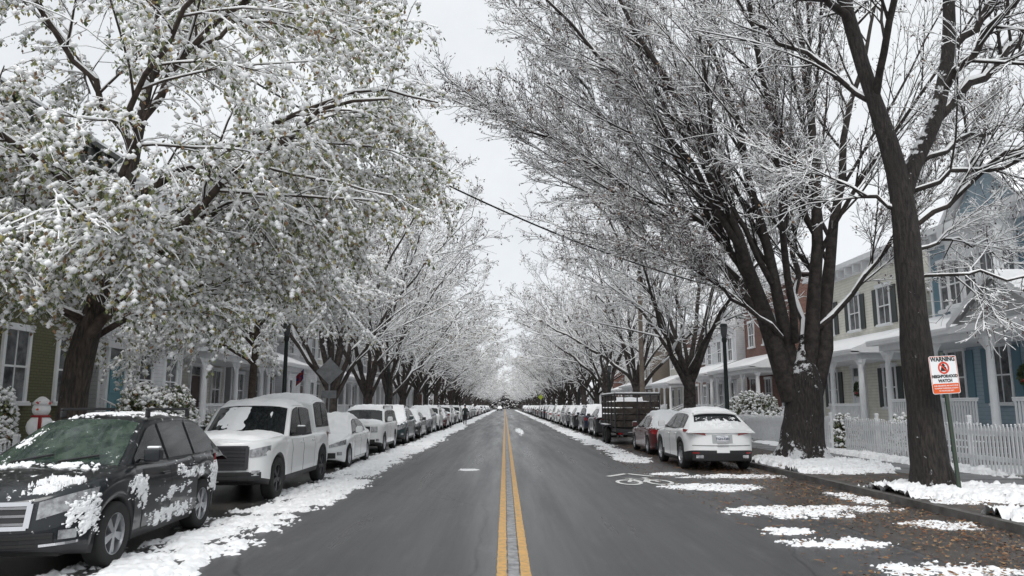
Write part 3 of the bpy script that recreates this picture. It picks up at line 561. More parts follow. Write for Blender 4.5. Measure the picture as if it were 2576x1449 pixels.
    for a,c in P['doors']:
        for sg in (1,-1):
            g=MB(); rows=[]; yl=[a,a+.014]+list(np.linspace(a+.1,c-.1,6))+[c-.014,c]; tl_=[.10,.12,.3,.5,.62,.70,.84,.93]
            for t in tl_:
                r=[]
                for y in yl:
                    s0=float(zs(y)); z=cl+(s0-cl)*t; w_=float(wid(y)); fl=1+.016*max([math.exp(-((y-a_)/(ra*.9))**2) for a_ in (wf,wr)]); r.append((sg*(w_*float(np.interp(t,tt,bb))*fl+.004),y,z))
                rows.append(r)
            g.grid(rows,lambda j,i:1 if (i in (0,len(yl)-2) or j==0) else 0); d=g.obj('door',[pm,BLK],root,smooth=True)
            h=MB(); x=W/2*.985+.02; z=cl+(float(zs(c))-cl)*.84; h.box(*sorted((sg*(x-.015),sg*(x+.018))),c-.27,c-.08,z-.014,z+.014); h.obj('handle',[pm],d,bevel=.006)
    for sg in (1,-1):
        h=MB(); x=W/2*.93; y=y0+.52*(1 if y1-y0>.6 else .8); z=belt+.10
        h.box(*sorted((sg*x*.98,sg*(x+.10))),y+.0,y+.05,z-.05,z-.02,1); h.box(*sorted((sg*(x+.05),sg*(x+.24))),y-.05,y+.07,z-.06,z+.09,0); h.box(*sorted((sg*(x+.07),sg*(x+.22))),y-.03,y+.05,z+.091,z+.12,2); h.obj('side_mirror',[P.get('mirm',pm),BLACKP,SNOW],root,smooth=False,bevel=.03)
        if P.get('rails'):
            h=MB(); xx=W/2*rf-.03; h.box(*sorted((sg*xx,sg*(xx-.035))),y1+.2,y2-.1,H+.03,H+.065); h.box(*sorted((sg*xx,sg*(xx-.035))),y1+.2,y1+.3,H-.06,H+.03); h.box(*sorted((sg*xx,sg*(xx-.035))),y2-.2,y2-.1,H-.07,H+.03); h.obj('roof_rail',[BLACKP],root,bevel=.01)
    acc=MB()
    def blanket(f,ya,yb,smax,th,nx=26,ny=30,seed=0):
        rows=[]
        for k in range(ny+1):
            t=k/ny; y=ya+(yb-ya)*t; r=[]
            for i in range(nx+1):
                s=-1+2*i/nx; j1=.07*(float(fbm(np.array(s*4+seed),np.array(seed+2.),3))-.5); e1=(1-min(1,abs(2*t-1))**8)**.5; e=(1-abs(s)**8)**.5*e1; x,yy_,z=f(y,s*smax*(1+.04*(float(fbm(np.array(y*3+seed),np.array(3.),3))-.5))); nz_=float(fbm(np.array(x*3.6+seed),np.array(y*3.6+seed*3),4,.65)); r.append((x,yy_+j1,z-.014+e*th*(.15+1.7*nz_)))
            rows.append(r)
        acc.grid(rows)
    sdv=random.random()*50
    bt=lambda y,s:(float(wid(y))*.93*s,warp(y,float(zs(y))),float(zs(y))+.045*(1-s*s))
    if 'hood' in snow: blanket(bt,-L/2*.93,y0+.06,.95,st,seed=sdv)
    for (tp_,sf,a0,a1,a2,a3) in tops:
        sm_=.97
        if 'roof' in snow:
            if 'shell' in P and tp_ is top:   # separate sheets keep windscreen and roof edges crisp
                blanket(lambda y,s:sf(y,s),a0+.08,a1-.03,.86,st*.5,ny=18,seed=sdv+9); blanket(lambda y,s:sf(y,s),a1,a3-.08,.95,st*1.2,ny=26,seed=sdv+3)
            else:
                sa=a0+.05 if 'ws' in snow else a1-.03; sb=a3-.04 if 'rear' in snow else a2+.05
                if tp_ is not top: sa=a0+.02
                blanket(lambda y,s:sf(y,s),sa,sb,.97,st*1.2,ny=40,seed=sdv+3)
    if L/2-y3>.35 and 'rear' in snow and 'shell' not in P: blanket(bt,y3-.05,L/2*.95,.95,st,seed=sdv+7)
    if acc.V: acc.obj('snow_cover',[SNOW],root,smooth=True)
    c=Car(); c.root=root;c.fp=fp;c.fy=fy;c.warp=warp;c.side=lambda y,z:(float(wid(y)),y,z);c.W=W;c.L=L;c.surf=surf;c.bt=bt; return c
CROSS=dict(L=4.6,W=1.8,H=1.66,cl=.22,rw=.35,wf=-1.34,wr=1.24,ex=10,prof=[(-2.3,.76),(-2.1,.90),(-1.7,.99),(-1.1,1.07),(0,1.04),(2.0,1.10),(2.3,.98)],cab=(-1.25,-.22,1.5,2.26),belt=1.05,rf=.66,
 wins=[(-.85,.02),(.10,.92),(1.0,1.72)],doors=[(-.72,.06),(.06,.98)],hl=(.50,.87,.62,.74,.79,.90),gr=(.44,.55,.78),grl=3,gframe=1,tl=(.62,.87,.82,.86,1.02,1.04),rails=1,clad=1,zre=1.0,pl=.75)
NXC=dict(CROSS,L=4.63,W=1.86,H=1.62,rw=.37,wr=1.32,ex=14,cab=(-1.15,-.3,1.45,2.26),prof=[(-2.3,.80),(-2.12,.92),(-1.6,.99),(-1.1,1.05),(0,1.06),(1.6,1.12),(2.1,1.12),(2.31,1.06)],belt=1.07,rails=0,tl=(.44,.922,.93,1.02,.985,1.10),clad=2,rf=.67,zre=1.10,lr=.16,wins=[(-.8,.05),(.12,1.0),(1.06,1.45)],pl=.78,gframe=0,rg=.52)
PICK=dict(L=5.35,W=1.89,H=1.80,cl=.30,rw=.39,wf=-1.70,wr=1.68,ex=18,prof=[(-2.68,1.04),(-2.5,1.10),(-1.8,1.13),(-1.2,1.14),(0,1.11),(2.5,1.14),(2.68,1.13)],cab=(-1.0,-.42,.86,1.06),belt=1.11,
 wins=[(-.85,-.02),(.05,.82)],doors=[(-.84,0),(0,.92)],hl=(.67,.93,.82,.84,.95,1.01),gr=(.64,.62,1.0),grl=6,grm=DALLOY,gframe=1,gfm=DALLOY,tl=(.78,.92,.8,.8,1.1,1.1),clad=1,rf=.79,shell=(1.17,1.22,2.5,2.64,1.92),shellwins=[(1.3,1.86),(1.92,2.45)],zre=1.13,lf=.05,mirm=BLACKP)
SEDAN=dict(L=4.6,W=1.8,H=1.44,cl=.18,rw=.325,wf=-1.4,wr=1.3,ex=10,prof=[(-2.3,.62),(-2.12,.74),(-1.5,.86),(-1.0,.92),(0,.92),(1.6,.97),(2.1,.98),(2.3,.9)],cab=(-1.15,-.25,1.0,1.85),belt=.91,
 wins=[(-.8,.12),(.2,1.15)],doors=[(-.75,.15),(.15,1.05)],hl=(.48,.86,.58,.66,.66,.80),gr=(.38,.46,.56),grl=2,tl=(.5,.87,.72,.74,.86,.9),clad=0,rf=.66,pl=.55)
BOX=dict(L=4.41,W=1.78,H=1.66,cl=.24,rw=.36,wf=-1.35,wr=1.27,ex=18,prof=[(-2.2,1.02),(-2.05,1.06),(-1.2,1.10),(0,1.10),(2.0,1.12),(2.2,1.08)],cab=(-1.2,-.7,1.85,2.15),belt=1.09,
 wins=[(-.95,-.02),(.06,.9),(.98,1.8)],doors=[(-.82,.02),(.02,.95)],hl=(.50,.72,.76,.76,.97,.97),gr=(.46,.74,.97),grl=0,slots=1,tl=(.7,.85,.8,.8,1.05,1.05),rails=1,clad=1,lf=.06,lr=.05,zre=1.05,rf=.80,pl=.7)
BOX['grm']=BLACKP
PW=paint('paint_white',(.80,.81,.81),.78,0,.30,2.6); PB=paint('paint_black_dusted',(.008,.011,.015),.645,.3,.05,9); PWc=paint('paint_white_clean',(.86,.87,.87),.80,0,.2,3)
PR=paint('paint_red',(.10,.010,.012),.64,.2,.2,5); PG=paint('paint_green_grey',(.03,.05,.055),.66,.2,.2,5); PK=paint('paint_charcoal',(.025,.026,.03),.66,.2,.2,5); PS=paint('paint_silver',(.30,.31,.33),.7,.6); PN=paint('paint_navy',(.018,.025,.05),.66,.2,.2,5)
DW=M('windshield_painted_reflection',(.015,.03,.026),.08,(.05,.08,.06),5,spec=.8,snow=(.76,.12,10),lo=.4,hi=.6)  # leafy reflection painted into the base colour as green mottling, snow remnants on top
c1=build_car('parked_car','black crossover car dusted with clinging snow patches','car',dict(CROSS,wsg=DW),PB,(-5.16,9.72,0),R_(1.8),snow=(),st=.03)
c1.root.scale=(.98,.98,.98)
def carpatch(c,f,u0,u1,v0,v1,th,thr,seed,nu=110,nv=56,nrmdir=(0,0,1)):
    us=np.linspace(u0,u1,nu); vs=np.linspace(v0,v1,nv); U,Vv=np.meshgrid(us,vs); e=1-np.maximum(np.abs(2*(U-u0)/(u1-u0)-1),np.abs(2*(Vv-v0)/(v1-v0)-1))**3
    h=.5+(fbm(U*8+seed,Vv*8+seed,5,.95)-.5)*2.1-(1-e)*.5-thr; P=np.array([f(a,bb_) for a,bb_ in zip(U.ravel(),Vv.ravel())]); hh=h.ravel(); P=P+np.outer(np.where(hh>0,th*np.minimum(1,hh/.15)**.7,-.01),nrmdir)
    jj,ii=np.meshgrid(np.arange(nv-1),np.arange(nu-1),indexing='ij'); a=(jj*nu+ii).ravel(); Q=np.c_[a,a+1,a+nu+1,a+nu]; keep=(hh[Q]>0).any(1)
    if keep.any(): mesh_np('snow_clump',P,Q[keep],mats=[SNOW],parent=c.root)
carpatch(c1,lambda u,v:c1.bt(u,v),-2.2,-1.85,-.98,-.3,.035,.46,1); carpatch(c1,lambda u,v:c1.bt(u,v),-2.2,-1.80,.40,.98,.05,.38,2); carpatch(c1,lambda u,v:c1.bt(u,v),-1.45,-1.10,-.9,.95,.025,.54,3)
carpatch(c1,lambda u,v:c1.surf(u,v),-1.15,-.35,-.98,-.6,.02,.54,4); carpatch(c1,lambda u,v:c1.surf(u,v),-.3,1.6,-.95,.95,.018,.53,5)
for (a,b_,z0,z1,th) in ((-.85,1.05,.26,.50,.50),(1.3,2.15,.45,1.0,.48),(-1.15,-.7,.65,1.03,.52),(-2.15,-1.6,.40,.8,.53),(.2,1.3,.75,1.0,.56),(-2.1,-1.7,.6,.86,.47),(-.7,.9,.5,.75,.63),(-.9,-.6,.5,1.0,.56)):
    def sf(u,v): 
        w_,_,_=c1.side(u,v); t=(v-.22)/.83; return (w_*float(np.interp(t,[0,.12,.5,.7,.84,1],[.965,.985,1,1.022,.995,.93]))+.006,c1.warp(u,v),v)
    carpatch(c1,sf,a,b_,z0,z1,.016,th,a*3+z0*7,nrmdir=(1,0,.3))
wp=MB(); 
for x in (-.55,.1):
    p=[c1.surf(-1.12,x),c1.surf(-1.0,x+.5)]; wp.cyl((p[0][0],p[0][1]-.02,p[0][2]+.02),(p[1][0],p[1][1]-.02,p[1][2]+.025),.012,n=6)
wp.obj('wiper',[BLACKP],c1.root)
c1.fp('bumper_chrome_strip',.55,.80,.36,.37,.385,.395,[CHROME],-1,.03,4,mirror=True)
c2=build_car('parked_pickup_truck','white pickup truck with camper shell under thick snow','pickup truck',PICK,PW,(-5.17,15.95,0),0,st=.07,rimm=DALLOY)
c2.fp('bumper_dark_panel',-.85,.85,.42,.42,.56,.56,[BLACKP,BLK],-1,.02,10,2)
c3=build_car('parked_car','white saloon car with snow-covered bonnet and roof','car',SEDAN,PWc,(-5.25,22.75,0),0,st=.07)
c4=build_car('parked_car','boxy white off-road car with slotted grille and snow on top','car',BOX,PW,(-5.35,29.5,0),0,st=.09,snow=('hood','roof','rear'))
c5=build_car('parked_car','dark green crossover car with a thick cap of snow','car',CROSS,PG,(-5.35,35.9,0),0,st=.09)
c6=build_car('parked_car','charcoal saloon car covered in snow','car',SEDAN,PK,(-5.4,41.8,0),0,st=.10)
c7=build_car('parked_car','dark red saloon car with snow on roof and bonnet','car',SEDAN,PR,(-5.4,59.6,0),0,st=.08)
c8=build_car('parked_car','silver crossover car covered in snow','car',NXC,PS,(-5.4,47.6,0),0,st=.10)
FARSKIP=('handle','wiper','grille_slot','fog_light','reflector','licence_plate','plate_number','grille_trim','lower_intake')
def series(lst,x,ys,rot):
    for i,y in enumerate(ys):
        p=lst[(i*3+i//4)%len(lst)]; copy_thing(p.root,(x+random.uniform(-.12,.12),y+random.uniform(-.4,.4),0),rot+random.uniform(-.015,.015),skip=FARSKIP if y>90 else ())
series([c4,c6,c8,c3,c5],-5.4,[53.6],0); series([c4,c8,c3,c6,c5,c7],-5.4,[65.6,71.6,77.6,92,98,104,110.5,117,123,129,136,142,149,156,170,177,184,198,205,220,228],0)
r1=build_car('parked_car','white crossover car seen from behind with snow on roof','car',NXC,PWc,(5.8,22.3,0),math.pi,st=.06,snow=('roof','ws','hood'))
r1.fp('tail_light_bar',-.44,.44,.985,.985,.993,.993,[CHROME],1,.02,8)
r1.fp('boot_seam',-.78,.78,.665,.665,.675,.675,[BLK],1,.014,10)
r1.fp('plate_recess',-.27,.27,.73,.73,.955,.955,[M('panel_shadow',(.42,.43,.44),.4)],1,.008,6)
r1.fp('exhaust_trim',.52,.70,.34,.34,.42,.42,[CHROME],1,.03,3,mirror=True)
r1.fp('reflector',.62,.78,.46,.46,.49,.49,[RED],1,.02,3,mirror=True)
yp=r1.warp(r1.fy(0),.86)+.056
text('TGH-7381',.085,INK,r1.root,(0,yp,.845),(R_(90),0,math.pi),'plate_number',bold=.002); text('VIRGINIA',.03,INK,r1.root,(0,yp,.91),(R_(90),0,math.pi),'plate_state')
sp=MB(); sp.grid([[tuple(np.array(r1.surf(y,s))+np.array([0,dy,dz])) for s in np.linspace(-.9,.9,9)] for y,dy,dz in ((1.36,0,.02),(1.46,.18,.02),(1.50,.16,-.03),(1.44,0,-.03))]); sp.obj('roof_spoiler',[PWc],r1.root,smooth=True)
carpatch(r1,lambda u,v:r1.surf(u,v),1.7,2.2,-.85,.85,.03,.50,8); carpatch(r1,lambda u,v:r1.bt(u,v),2.0,2.28,-.85,.85,.03,.45,12)
lg=MB(); lg.lathe([(.05,0),(.05,.008)],n=20); lo_=lg.obj('badge',[CHROME],r1.root); lo_.location=(0,r1.warp(r1.fy(0),1.04)+.02,1.04); lo_.rotation_euler=(R_(-90),0,0)
r2=build_car('parked_car','dark red saloon car with snow on its roof and boot','car',SEDAN,PR,(6.0,28.35,0),math.pi,st=.10)
r3=build_car('parked_car','black crossover car heaped with snow','car',NXC,PK,(5.95,43.6,0),math.pi,st=.11)
r4=build_car('parked_car','navy boxy car heaped with snow','car',BOX,PN,(5.9,49.6,0),math.pi,st=.11)
series([r3,r4,c3,c8,r2,c5,c4],5.9,[55.5,61.3,67,73,79,85.5,92,98,105,112,118,125,132,139,147,155,162,170,178,187,196,206,217],math.pi)
o=copy_thing(c6.root,(-1.7,250,0),0); o['label']='distant dark saloon car driving towards the crossing'; o['group']='cars driving on the street'
yq=c1.warp(-c1.fy(0),.57)-.06
text('7JS·R3',.08,INK,c1.root,(0,yq,.57),(R_(90),0,0),'plate_number')
# ------------------------------------------------------------------ trailer
WD=M('weathered_dark_wood',(.035,.028,.023),.8,(.085,.07,.06),5,bs=.6,snow=(.80,.3,4))
tr=empty('dump_trailer',(5.95,33.6,0),0,label='dark slatted wooden dump trailer with snow inside',category='trailer')
b=MB(); W_=.98
for i in range(5):
    z=.78+i*.29
    b.box(-W_,-W_+.05,0,4.4,z,z+.24); b.box(W_-.05,W_,0,4.4,z,z+.24); 
    if i<4: b.box(-W_+.06,W_-.06,-.02,.03,z,z+.25)
    b.box(-W_+.06,W_-.06,4.35,4.4,z,z+.24)
b.obj('box_side',[WD],tr)
b=MB()
for y in (-.03,1.1,2.2,3.3,4.36):
    for x in (-W_-.05,W_): b.box(x,x+.05,y,y+.07,.7,2.24)
b.box(-W_-.06,W_+.06,-.05,0,2.2,2.27); b.box(-W_-.06,-W_,0.001,4.45,2.2,2.27); b.box(W_,W_+.06,.001,4.45,2.2,2.27); b.box(-.03,.03,-.06,-.021,.72,2.2); b.box(-W_,W_,-.05,4.6,.55,.70); b.box(-.1,.1,4.6,6.1,.5,.6)
for x in (-.62,.58): b.box(x,x+.04,-.058,-.021,.72,2.2)
for x in (-W_+.02,W_-.12): b.box(x,x+.1,-.09,-.02,.30,.72)
b.box(-W_+.02,W_-.02,-.09,-.03,.42,.54); b.obj('frame',[M('frame_grey_black',(.05,.05,.052),.6)],tr,bevel=.006)
b=MB(); b.box(-.9,-.7,-.11,-.095,.45,.52); b.obj('tail_light',[RED],tr); b=MB(); b.box(.7,.9,-.11,-.095,.45,.52); b.obj('tail_light',[RED],tr)
for s in (-1,1): b=MB(); b.box(*sorted((s*(W_+.05),s*(W_+.29))),1.2,3.1,.80,.84); b.obj('mudguard',[BLACKP],tr)
tm=MB(); tm.lathe([(.2,-.1),(.34,-.11),(.37,-.06),(.37,.06),(.34,.11),(.2,.1),(.18,.04),(.001,.04)],n=24)
for y in (1.7,2.55):
    for s in (-1,1):
        o=tm.obj('wheel',[RUB],tr,smooth=True); o.location=(s*(W_+.14),y,.37); o.rotation_euler=(0,R_(90)*s,0)
b=MB(); b.grid([[(x,y,1.75+.25*float(fbm(np.array(x*2),np.array(y*2),3))+.25*(y>3.4)) for x in np.linspace(-.9,.9,10)] for y in np.linspace(.06,4.3,14)]); 
b.grid([[(x,y,2.272+.05*math.sin(math.pi*(i/4))) for i,x in enumerate(np.linspace(-W_-.05,-W_+.0,5))] for y in np.linspace(0,4.4,10)]); b.grid([[(x,y,2.272+.05*math.sin(math.pi*(i/4))) for i,y in enumerate(np.linspace(-.05,0,5))] for x in np.linspace(-W_,W_,10)])
b.box(-W_-.29,-W_-.06,1.22,3.08,.842,.88); b.obj('snow_cover',[SNOW],tr,smooth=True)
# ------------------------------------------------------------------ houses
def siding(name,c,h=.13):
    m,nt,bs=newmat(name); v=coords(nt); s=N(nt,'ShaderNodeSeparateXYZ'); nt.links.new(v,s.inputs[0])
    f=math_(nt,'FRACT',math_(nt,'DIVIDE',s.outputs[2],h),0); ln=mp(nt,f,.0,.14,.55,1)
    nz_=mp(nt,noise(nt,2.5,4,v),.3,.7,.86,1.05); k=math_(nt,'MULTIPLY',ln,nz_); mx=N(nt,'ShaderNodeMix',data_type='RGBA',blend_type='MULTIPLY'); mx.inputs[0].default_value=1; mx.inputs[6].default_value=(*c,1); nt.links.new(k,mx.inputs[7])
    nt.links.new(mx.outputs[2],bs.inputs['Base Color']); bs.inputs['Roughness'].default_value=.6; bump(nt,bs,f,.6,.02); return m
def brickm(name,c1,c2,mo):
    m,nt,bs=newmat(name); tc=N(nt,'ShaderNodeTexCoord'); s=N(nt,'ShaderNodeSeparateXYZ'); cmb=N(nt,'ShaderNodeCombineXYZ'); nt.links.new(tc.outputs['Object'],s.inputs[0]); 
    nt.links.new(math_(nt,'ADD',s.outputs[0],s.outputs[1]),cmb.inputs[0]); nt.links.new(s.outputs[2],cmb.inputs[1])
    b=N(nt,'ShaderNodeTexBrick'); nt.links.new(cmb.outputs[0],b.inputs['Vector']); b.inputs['Scale'].default_value=1; b.inputs['Brick Width'].default_value=.22; b.inputs['Row Height'].default_value=.075; b.inputs['Mortar Size'].default_value=.008
    b.inputs['Color1'].default_value=(*c1,1); b.inputs['Color2'].default_value=(*c2,1); b.inputs['Mortar'].default_value=(*mo,1)
    nt.links.new(b.outputs['Color'],bs.inputs['Base Color']); bs.inputs['Roughness'].default_value=.85; bump(nt,bs,b.outputs['Fac'],-.4,.01); return m
OLIVE=brickm('painted_brick_olive',(.125,.125,.07),(.145,.14,.08),(.08,.076,.04)); BRK=brickm('red_brick',(.20,.085,.06),(.15,.06,.045),(.25,.22,.2)); TAN=brickm('tan_brick',(.24,.20,.16),(.20,.165,.13),(.24,.22,.2))
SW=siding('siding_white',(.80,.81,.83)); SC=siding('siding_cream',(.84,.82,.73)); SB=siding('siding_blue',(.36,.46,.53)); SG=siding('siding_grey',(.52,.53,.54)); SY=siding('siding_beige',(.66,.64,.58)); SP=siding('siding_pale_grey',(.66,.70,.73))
TRIM=M('trim_white',(.87,.88,.89),.55,(.79,.80,.82),3); DTRIM=M('trim_dark',(.03,.035,.03),.5); PANE=M('window_pane',(.05,.055,.06),.07,(.22,.23,.24),2,spec=.7); ROOFM=M('roof_shingle',(.08,.08,.085),.9,snow=(.55,.5,1.2)); TEAL=M('door_turquoise',(.13,.30,.35),.5); DRD=M('door_dark_brown',(.07,.035,.03),.5); SHUT=M('shutter_blue',(.12,.22,.28),.5); SHG=M('shutter_dark',(.04,.05,.05),.5); SCARF=M('scarf_red',(.35,.03,.03),.7)
WINM={}
def window(parent,y,z,w_,h,trim,shut=None):
    key=(round(w_,2),round(h,2),trim.name,shut.name if shut else '')
    if key not in WINM:
        g=MB(); g.box(.004,.02,-w_/2,w_/2,0,h); 
        f=MB(); t=.10; f.box(.0,.07,-w_/2-t,-w_/2,0,h); f.box(0,.07,w_/2,w_/2+t,0,h); f.box(0,.10,-w_/2-t-.05,w_/2+t+.05,h,h+.16); f.box(0,.05,-w_/2,w_/2,h/2-.025,h/2+.025); f.box(0,.04,-.015,.015,0,h/2-.026); f.box(0,.04,-.015,.015,h/2+.026,h)
        s_=MB(); s_.box(0,.16,-w_/2-t-.05,w_/2+t+.05,-.08,-.002); s_.box(.02,.15,-w_/2-t,w_/2+t,-.001,.03,1)
        o=[g.obj('window',[PANE]),f.obj('frame',[trim]),s_.obj('sill',[trim,SNOW])]
        if shut:
            for a in (-w_/2-t-.40,w_/2+t+.02): sh=MB(); sh.box(.0,.05,a,a+.38,0,h); o.append(sh.obj('shutter',[shut]))
        for k in o[1:]: k.parent=o[0]
        WINM[key]=o; o[0].parent=parent; o[0].location=(.0,y,z); return o[0]
    o=copy_thing(WINM[key][0],parent=parent); o.location=(0,y,z); return o
def house(label,x,y,side,W,H,wall,trim=TRIM,depth=11,floors=2,wins=None,door=None,doorm=DRD,porch=None,roof='flat',z1=1.1,shut=None,ped=False,chim=False,bay=False,wh=1.65,ww=.9,cornice=TRIM,rail=True):
    root=empty('house',(x,y if side<0 else y+W,.1),0 if side<0 else math.pi,label=label,category='house',group='houses along the street')
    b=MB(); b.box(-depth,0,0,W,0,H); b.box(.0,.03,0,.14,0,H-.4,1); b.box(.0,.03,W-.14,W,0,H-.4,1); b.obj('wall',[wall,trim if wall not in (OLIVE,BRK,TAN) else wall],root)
    b=MB()
    if roof=='flat':
        b.box(-depth-.2,.45,-.2,W+.2,H+.25,H+.4,0); b.box(.0,.28,-.1,W+.1,H-.35,H+.25,0)
        for i in range(int(W/.7)+1): b.box(.285,.42,.1+i*.7,.22+i*.7,H-.1,H+.245,0)
        b.box(-depth-.15,.42,-.17,W+.17,H+.403,H+.5,1)
    else:
        ov=.5; rh=2.0; zz=H
        b.poly([(ov,-ov,zz),(ov,W+ov,zz),(-depth/2,W+ov,zz+rh),(-depth/2,-ov,zz+rh)],1); b.poly([(-depth-ov,-ov,zz),(-depth-ov,W+ov,zz),(-depth/2,W+ov,zz+rh),(-depth/2,-ov,zz+rh)],1)
        b.box(.0,ov,-ov,W+ov,zz-.22,zz-.01,0); b.box(0,.12,0,W,zz-.6,zz-.225,0)
        for s0 in (.0,W): b.poly([(0,s0,zz),(-depth,s0,zz),(-depth/2,s0,zz+rh-.05)],2)
        for i in range(int(W/.8)+1): b.box(.125,.42,.1+i*.8,.2+i*.8,zz-.55,zz-.225,0)
        if ped:
            yc=W*.3; b.poly([(.02,yc-1.9,zz),(.02,yc+1.9,zz),(.02,yc,zz+1.7)],2)
            for sg in (-1,1): b.poly([(.35,yc+sg*2.3,zz-.15),(.35,yc,zz+2.05),(-4,yc,zz+2.05),(-4,yc+sg*2.3,zz-.15)],1); b.poly([(.36,yc+sg*2.3,zz-.3),(.36,yc+sg*2.3,zz-.1),(.36,yc,zz+2.1),(.36,yc,zz+1.85)],0)
    ro=b.obj('roof',[cornice,SNOW,SG if wall is SP else wall],root)
    if chim: c=MB(); c.box(-3.6,-2.9,W*.4,W*.4+.9,H+.5,H+3.0); c.box(-3.68,-2.82,W*.4-.08,W*.4+.98,H+3.0,H+3.15); c.box(-3.66,-2.84,W*.4-.06,W*.4+.96,H+3.151,H+3.25,1); c.obj('chimney',[SC,SNOW],ro)
    nb=wins or max(2,int(W/2.0)); ys_=[W*(i+.5)/nb for i in range(nb)]; fl=(H-z1-.4)/floors
    for f in range(floors):
        for i,yv in enumerate(ys_):
            if f==0 and door is not None and i==door: continue
            if f==1 and bay and abs(yv-W*.3)<1.6: continue
            window(root,yv,z1+f*fl+.75,ww,wh if f==0 else wh*.95,trim,shut=shut)
    if door is not None:
        yv=ys_[door]; d=MB(); d.box(0,.05,yv-.48,yv+.48,z1,z1+2.1); 
        for (a,c_,e,g_) in ((-.36,-.05,.2,.9),(.05,.36,.2,.9),(-.36,.36,1.1,1.9)): d.box(.051,.065,yv+a,yv+c_,z1+e,z1+g_)
        do=d.obj('door',[doorm],root); f=MB(); f.box(0,.09,yv-.62,yv-.49,z1,z1+2.5); f.box(0,.09,yv+.49,yv+.62,z1,z1+2.5); f.box(0,.12,yv-.7,yv+.7,z1+2.5,z1+2.7); f.obj('frame',[trim],do); g=MB(); g.box(.005,.04,yv-.48,yv+.48,z1+2.15,z1+2.49); g.obj('transom',[PANE],do); h=MB(); h.ball((.11,yv+.38,z1+1.0),.035); h.obj('handle',[CHROME],do,smooth=True)
        st=MB(); px_=(porch or 0)
        for k in range(6): st.box(px_+.001*k,px_+.3*(6-k),yv-.75,yv+.75,z1*(k)/6+.002*k,z1*(k+1)/6-.01,0); st.box(px_+.001*k+.02,px_+.3*(6-k)-.02,yv-.7,yv+.7,z1*(k+1)/6-.009,z1*(k+1)/6+.015,1)
        st.obj('steps',[CONC,SNOW],root)
        if rail:
          for sg in (-.8,.8):
            rl=MB(); rl.cyl((px_+.05,yv+sg,z1+.95),(px_+1.8,yv+sg,1.0),.03,n=6); 
            for k in range(7): xx=px_+.1+k*.28; rl.cyl((xx,yv+sg,z1*max(0,1-(xx-px_)/1.8)),(xx,yv+sg,z1+.95-(z1-.05)*(xx-px_-.05)/1.75),.015,n=5)
            rl.obj('step_railing',[TRIM],root)
    if porch:
        pz=z1+2.9; po=MB(); po.box(0.001,porch,-.05,W+.05,z1-.15,z1-.005,0); po.box(.01,porch-.08,.0,W,.0,z1-.152,3); po.box(.05,porch+.02,-.02,W+.02,pz-.25,pz+.05,0)
        po.poly([(porch+.35,-.3,pz+.06),(porch+.35,W+.3,pz+.06),(.01,W+.1,pz+.95),(.01,-.1,pz+.95)],1); po.poly([(porch+.35,-.3,pz+.14),(porch+.35,W+.3,pz+.14),(.01,W+.1,pz+1.03),(.01,-.1,pz+1.03)],2)
        po.box(porch+.021,porch+.36,-.3,W+.3,pz-.04,pz+.06,0); po.box(porch+.36,porch+.37,-.3,W+.3,pz+.06,pz+.14,2)
        for sy in (-.3,W+.3): po.poly([(porch+.35,sy,pz+.0),(porch+.35,sy,pz+.14),(.01,sy,pz+1.03),(.01,sy,pz+.0)],0)
        pr_=po.obj('porch',[TRIM,ROOFM,SNOW,SG],root)
        nc=max(3,int(W/2.4)+1)
        for i in range(nc):
            cm=MB(); yv=.12+(W-.24)*i/(nc-1); cm.lathe([(.17,z1),(.17,z1+.12),(.12,z1+.14),(.115,z1+1.4),(.095,pz-.45),(.15,pz-.38),(.15,pz-.25)],(porch-.2,yv,0),12)
            for sg in (-1,1): cm.poly([(porch-.2,yv+sg*.1,pz-.7),(porch-.2,yv+sg*.55,pz-.25),(porch-.2,yv+sg*.1,pz-.25)])
            cm.obj('column',[TRIM],pr_)
        r=MB(); yd=ys_[door] if door is not None else -9
        segs=[(.2,yd-.8),(yd+.8,W-.2)] if door is not None else [(.2,W-.2)]
        for a,c_ in segs:
            if c_-a<.3: continue
            r.box(porch-.24,porch-.16,a,c_,z1+.80,z1+.87); r.box(porch-.235,porch-.165,a,c_,z1+.1,z1+.15); r.box(porch-.25,porch-.15,a,c_,z1+.872,z1+.91,1)
            for k in range(int((c_-a)/.14)): r.box(porch-.22,porch-.18,a+.05+k*.14,a+.10+k*.14,z1+.151,z1+.799)
        r.obj('porch_railing',[TRIM,SNOW],pr_)
        if ped:
            p=MB(); yc=W*.62; xx=porch+.42; p.poly([(xx,yc-1.9,pz+.1),(xx,yc+1.9,pz+.1),(xx,yc,pz+1.25)],1)
            for sg in (-1,1):
                p.poly([(xx+.15,yc+sg*2.15,pz),(xx+.15,yc+sg*2.15,pz+.2),(xx+.15,yc,pz+1.5),(xx+.15,yc,pz+1.28)],0); p.poly([(xx+.15,yc+sg*2.15,pz+.2),(xx+.15,yc,pz+1.5),(0.02,yc,pz+1.5),(.02,yc+sg*2.15,pz+.2)],2)
            p.box(xx-.3,xx+.14,yc-2.1,yc+2.1,pz-.1,pz+.1,0); p.obj('pediment',[TRIM,SG,SNOW],pr_)
    if bay:
        q=MB(); yc=W*.3; zz0=z1+fl+.3
        q.box(.001,.7,yc-1.3,yc+1.3,zz0,H-.6,0); q.box(.0,.85,yc-1.45,yc+1.45,H-.6,H-.35,1); q.obj('bay',[TRIM,TRIM],root)
        for k in (-.85,0,.85):
            o=window(root,yc+k,zz0+.4,.6,1.5,trim); o.location=(.70,yc+k,zz0+.4)
        for sg in (-1,1):
            o=window(root,yc,zz0+.4,.35,1.5,trim); o.location=(.36,yc+sg*1.30,zz0+.4); o.rotation_euler=(0,0,R_(90)*sg)
    return root
